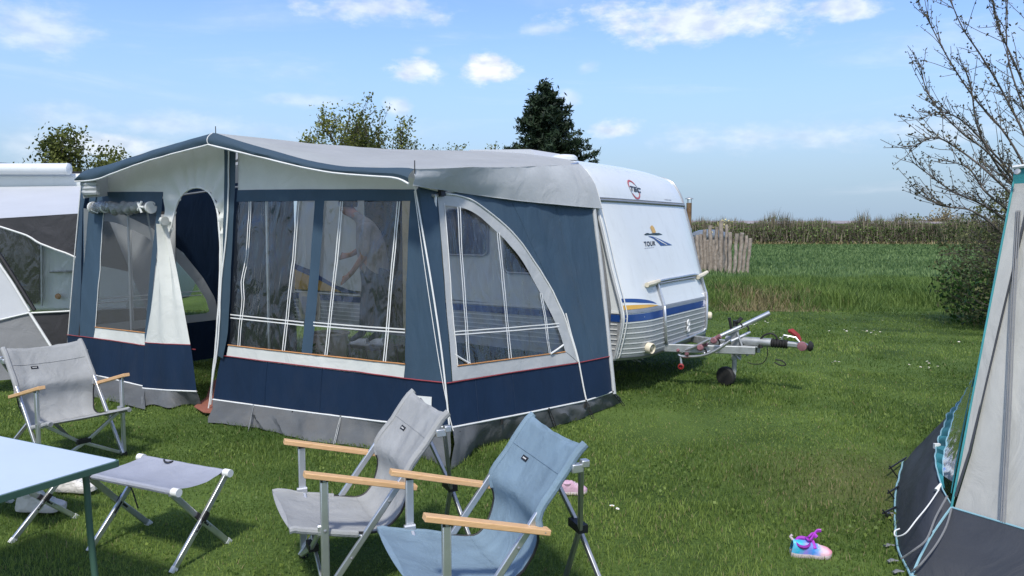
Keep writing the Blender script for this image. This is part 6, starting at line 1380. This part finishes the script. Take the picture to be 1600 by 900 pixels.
# ------------------------------------------------------------------ neighbours on the left
YN = 9.7
nc = thing('neighbour_caravan', 'white caravan roof with a long white awning box behind the left awning', 'caravan', (-9.0, 12.2, 0))
a0 = AT(-60, 266, 11.6); a1 = AT(128, 266, 11.6)
mb = MB(); zt0 = AT(60, 271, 11.6).z; zt1 = AT(60, 292, 11.6).z; mb.prism([Vector((-13, 11.6, .45)), Vector((a1.x + .6, 11.6, .45)), Vector((a1.x + .95, 11.6, 1.2)), Vector((a1.x + .8, 11.6, 2.1)), Vector((a1.x + .3, 11.6, zt0)), Vector((-13, 11.6, zt0 + .02))], Vector((0, 2.3, 0))); bev(mb.build('body', M['white'], nc), .05)
mb = MB(); za = AT(50, 264, 11.5).z; xe_ = AT(105, 262, 11.5).x
mb.tube([Vector((-13, 11.5, za)), Vector((xe_, 11.5, za))], [.085, .085], 14); bx = mb.build('awning_box', M['white'], nc); mb = MB(); mb.tube([Vector((xe_, 11.5, za)), Vector((xe_ + .03, 11.5, za)), Vector((xe_ + .05, 11.5, za))], [.09, .085, .05], 14); mb.build('end_cap', M['white'], bx)
mb = MB(); p = AT(-4, 256, 12.2); mb.lathe(Vector((p.x, 12.3, zt0)), (0, 0, 1), [(.34, 0), (.33, .14), (.28, .20), (.05, .22)], 20); mb.build('roof_dome', M['acryl'], nc)
mb = MB(); p = AT(128, 268, 12.4); mb.box((p.x - .1, 12.5, zt0 + .02), 1.1, .7, .10); mb.build('roof_panel', M['black'], nc)
na = thing('neighbour_awning', 'grey awning of the neighbouring caravan with dark panels and a curved clear window', 'awning', (-6.6, YN, 0))
NP = Plane(Vector((0, YN, 0)), Vector((0.12, -1, 0)))
dN = lambda a, b: .010 * nz(a * 1.5, b, 51) + .005 * nz(a * 6 + b * 3, b * 3, 52)
def np_(name, pts, m, off=0, step=.08): mb = MB(); panel(mb, pts, NP, step, dN, off); return mb.build(name, m, na)
e0 = [NP.un(-70, 346), NP.un(0, 341), NP.un(130, 334)]; r0 = [AT(-70, 293, 11.55), AT(0, 292, 11.55), AT(165, 290, 11.55)]
e0 = resample(e0, 20); r0 = resample(r0, 20); mb = MB(); mb.grid([[lerp(e0[i], r0[i], k / 8) + zx * (-.03 * math.sin(k / 8 * 3.14)) for i in range(20)] for k in range(9)]); mb.build('roof', M['ltgrey'], na)
cur = sm2([(-70, 330), (-30, 346), (0, 354), (25, 362), (45, 369), (60, 379), (75, 385), (90, 391), (105, 396), (140, 412)], 3)
np_('dark_panel', [(-70, 340), (0, 341), (130, 333), (275, 330), (275, 436), (230, 430), (140, 412)] + list(reversed(cur[:-1])), M['dkgrey'])
np_('dark_panel', [(50, 489), (110, 486), (230, 480), (275, 478), (275, 590), (-70, 590), (70, 538)], M['dkgrey'])
mb = MB(); panel(mb, cur + [(230, 430), (275, 436), (275, 478), (230, 480), (110, 486), (50, 489), (-70, 470)], NP, .06, dN, -.01); w = mb.build('window_foil', M['film'], na)
mb = MB(); cord(mb, cur, NP, .012, .01); cord(mb, [(50, 489), (110, 486), (230, 480)], NP, .012, .01); mb.build('white_piping', M['offwhite'], na)
np_('added_pale_panel', [(168, 336), (275, 335), (275, 505), (238, 505)], M['ltgrey'], .02)  # panel added to give the bright diagonal behind the left window
# caravan side wall behind that foil: dark window and pale wall
mb = MB(); Yb = 11.55; P = [AT(-10, 352, Yb), AT(63, 352, Yb), AT(64, 468, Yb), AT(58, 474, Yb), AT(-10, 474, Yb)]; mb.prism(P, Vector((0, -.03, 0))); mb.build('side_window', M['acryl'], nc)
mb = MB(); mb.prism([AT(-20, 350, Yb - .04), AT(-8, 350, Yb - .04), AT(-8, 478, Yb - .04), AT(-20, 478, Yb - .04)], Vector((0, -.02, 0))); mb.prism([AT(64, 350, Yb - .04), AT(66, 350, Yb - .04), AT(67, 478, Yb - .04), AT(65, 478, Yb - .04)], Vector((0, -.02, 0))); mb.build('window_frame', M['galv'], nc)
mb = MB(); mb.tube([AT(78, 425, Yb - .03), AT(125, 424, Yb - .03)], .02, 6); mb.build('dark_line', M['chrome'], nc)
mb = MB(); c = AT(91, 463, Yb - .02); mb.lathe(c, (0, -1, 0), [(.045, 0), (.04, .02), (.015, .03)], 16); mb.build('orange_lamp', M['orange'], nc)
# pale flap pegged out in front of it
NF = Plane(Vector((0, YN - .35, 0)), Vector((0.30, -1, .25)))
mb = MB(); panel(mb, [(-70, 330), (-20, 386), (0, 416), (20, 445), (47, 489), (30, 492), (0, 499), (-70, 516)], NF, .08, dN); mb.build('pale_flap', M['ltgrey'], na)
mb = MB(); panel(mb, [(-70, 517), (0, 500), (30, 493), (47, 490), (80, 541), (110, 585), (-70, 600)], NF, .08, dN); mb.build('grey_flap', M['midgrey'], na)
mb = MB(); cord(mb, [(-20, 382), (0, 413), (20, 442), (47, 487)], NF, .012, .02); cord(mb, [(47, 489), (80, 541), (108, 585)], NF, .014, .02); cord(mb, [(-70, 517), (0, 500), (47, 489)], NF, .010, .015); mb.build('flap_piping', M['offwhite'], na)
mb = MB(); cord(mb, [(-14, 378), (6, 408), (28, 443), (54, 485)], NF, .020, .0); mb.build('flap_zip', M['black'], na)
# ------------------------------------------------------------------ the person on the caravan step, seen through the foil
PVv = VC - .26; PP = VPL(PVv)
pz = lambda px, py, dv=0.0: VPL(PVv + dv).un(px, py)
def skin_mesh(J, E):
    """joints {name: (point, radius)}, edges -> one smooth continuous mesh"""
    nm = list(J); me = bpy.data.meshes.new('body'); me.from_pydata([tuple(J[k][0]) for k in nm], [(nm.index(a), nm.index(b)) for a, b in E], []); bm_ = bmesh.new(); bm_.from_mesh(me); bm_.verts.layers.skin.verify(); bm_.to_mesh(me); bm_.free()
    o = bpy.data.objects.new('tmp', me); COL.objects.link(o); o.modifiers.new('skin', 'SKIN').use_smooth_shade = True
    for i, k in enumerate(nm):
        r = J[k][1]; me.skin_vertices[0].data[i].radius = r if hasattr(r, '__len__') else (r, r); me.skin_vertices[0].data[i].use_root = (k == 'pelvis' or k == nm[0])
    s = o.modifiers.new('sub', 'SUBSURF'); s.levels = 2; s.render_levels = 2
    dg = bpy.context.evaluated_depsgraph_get(); ev = o.evaluated_get(dg); m2 = bpy.data.meshes.new_from_object(ev); bpy.data.objects.remove(o); return m2
hipL, hipR = .0, .0
fz_ = Zst + .05
J = {'pelvis': (pz(586, 424), (.19, .145)), 'belly': (pz(583, 398), (.20, .14)), 'chest': (pz(576, 366), (.21, .14)), 'neckb': (pz(562, 343), (.075, .075)), 'neck': (pz(553, 335), (.055, .055)), 'head': (pz(541, 326), (.085, .10)), 'crown': (pz(535, 315), (.07, .08)),
     'hipA': (pz(580, 440, -.07), .115), 'kneeA': (pz(573, 478, -.08), .085), 'ankA': (pz(567, 520, -.08), .048), 'toeA': (pz(549, 533, -.09), .040),
     'hipB': (pz(592, 440, .08), .115), 'kneeB': (pz(592, 479, .07), .085), 'ankB': (pz(592, 520, .04), .048), 'toeB': (pz(576, 534, .02), .040),
     'shA': (pz(573, 352, -.17), .062), 'elA': (pz(572, 394, -.22), .045), 'wrA': (pz(551, 424, -.20), .031), 'haA': (pz(540, 436, -.19), .034),
     'shB': (pz(570, 352, .15), .062), 'elB': (pz(566, 388, .14), .045), 'wrB': (pz(548, 398, -.06), .031), 'haB': (pz(538, 400, -.09), .034)}
for f, (dx, dy) in enumerate(((-4, 7), (-6, 6), (-7, 4), (-7, 2))):
    J['fA%d' % f] = (J['haA'][0] + (pz(540 + dx, 436 + dy * 1.3) - pz(540, 436)) * 1.0 + N_ * (.024 * (f - 1.5)), .010); J['fB%d' % f] = (J['haB'][0] + (pz(538 + dx * 1.2, 400 + dy * .8) - pz(538, 400)) + N_ * (.024 * (f - 1.5)), .010)
J['tA'] = (J['haA'][0] + zx * .03 - A_ * .05, .011); J['tB'] = (J['haB'][0] + zx * .04 - A_ * .045, .011)
Ed = [('pelvis', 'belly'), ('belly', 'chest'), ('chest', 'neckb'), ('neckb', 'neck'), ('neck', 'head'), ('head', 'crown'), ('pelvis', 'hipA'), ('hipA', 'kneeA'), ('kneeA', 'ankA'), ('ankA', 'toeA'), ('pelvis', 'hipB'), ('hipB', 'kneeB'), ('kneeB', 'ankB'), ('ankB', 'toeB'), ('chest', 'shA'), ('shA', 'elA'), ('elA', 'wrA'), ('wrA', 'haA'), ('chest', 'shB'), ('shB', 'elB'), ('elB', 'wrB'), ('wrB', 'haB')]
for h in 'AB': Ed += [('ha' + h, 'f%s%d' % (h, k)) for k in range(4)] + [('ha' + h, 't' + h)]
me = skin_mesh(J, Ed)
pr_ = thing('person', 'person in jeans, grey top and white clogs standing on the step inside the awning', 'person', tuple(T(ST, PVv, Zst)))
for m in (M['shirt'], M['jeans'], M['skin']): me.materials.append(m)
org = WLOC[pr_]; zw = J['pelvis'][0].z + .02; ea, eb = J['elA'][0], J['elB'][0]; wa, wb = J['wrA'][0], J['wrB'][0]; nk = J['neck'][0]
for p in me.polygons:
    c = p.center.copy(); k = 0 if c.z > zw else 1
    for e, w in ((ea, wa), (eb, wb)):
        d = (w - e); t = (c - e).dot(d) / d.length_squared
        if t > .12 and (c - e - d * t).length < (.062 if t < 1 else .11) and t < 1.9: k = 2
    if (c - J['head'][0]).length < .20 and c.z > nk.z - .03: k = 2
    p.material_index = k; p.use_smooth = True
me.transform(Matrix.Translation(-org)); link_mesh('body', me, pr_)
hd_ = J['head'][0]; mb = MB(); rows = []; fw_ = -A_
for i in range(10):
    a = i / 9 * 1.9; rows.append([hd_ + zx * .06 + zx * math.cos(a) * .125 + (A_ * math.cos(b) + N_ * math.sin(b)) * math.sin(a) * .118 + A_ * .03 for b in np.linspace(-2.0, 2.0, 17)])
mb.grid(rows); mb.build('hair', M['hair'], pr_)
for ax, tx in (('ankA', 'toeA'), ('ankB', 'toeB')):
    a, b = J[ax][0].copy(), J[tx][0].copy(); d = (b - a); d.z = 0; d.normalize(); n0 = Vector((-d.y, d.x, 0)); st0 = a - d * .075; st0.z = Zst + .003; rows = shoe_rows(.27, .11, .085); mb = MB()
    f = lambda p: st0 + d * p.x + n0 * p.y + zx * (p.z - .02)
    mb.grid([[f(p) for p in r] for r in rows]); sr = sole_rows(rows, 1.05, .018, .045); mb.grid([[f(p) for p in r] for r in sr]); mb.poly([f(p) for p in sr[0]]); mb.poly([f(p) for p in sr[-1]]); cg = mb.build('clog', M['clog'], pr_, angle=70)
    mb = MB()
    for k in range(3):
        for j in (4, 7, 10): p = rows[17 + 2 * k][j]; mb.lathe(f(p) + zx * .0, (0, 0, 1), [(.007, 0), (.003, .003)], 8)
    mb.build('vent_holes', M['ringgrey'], cg)
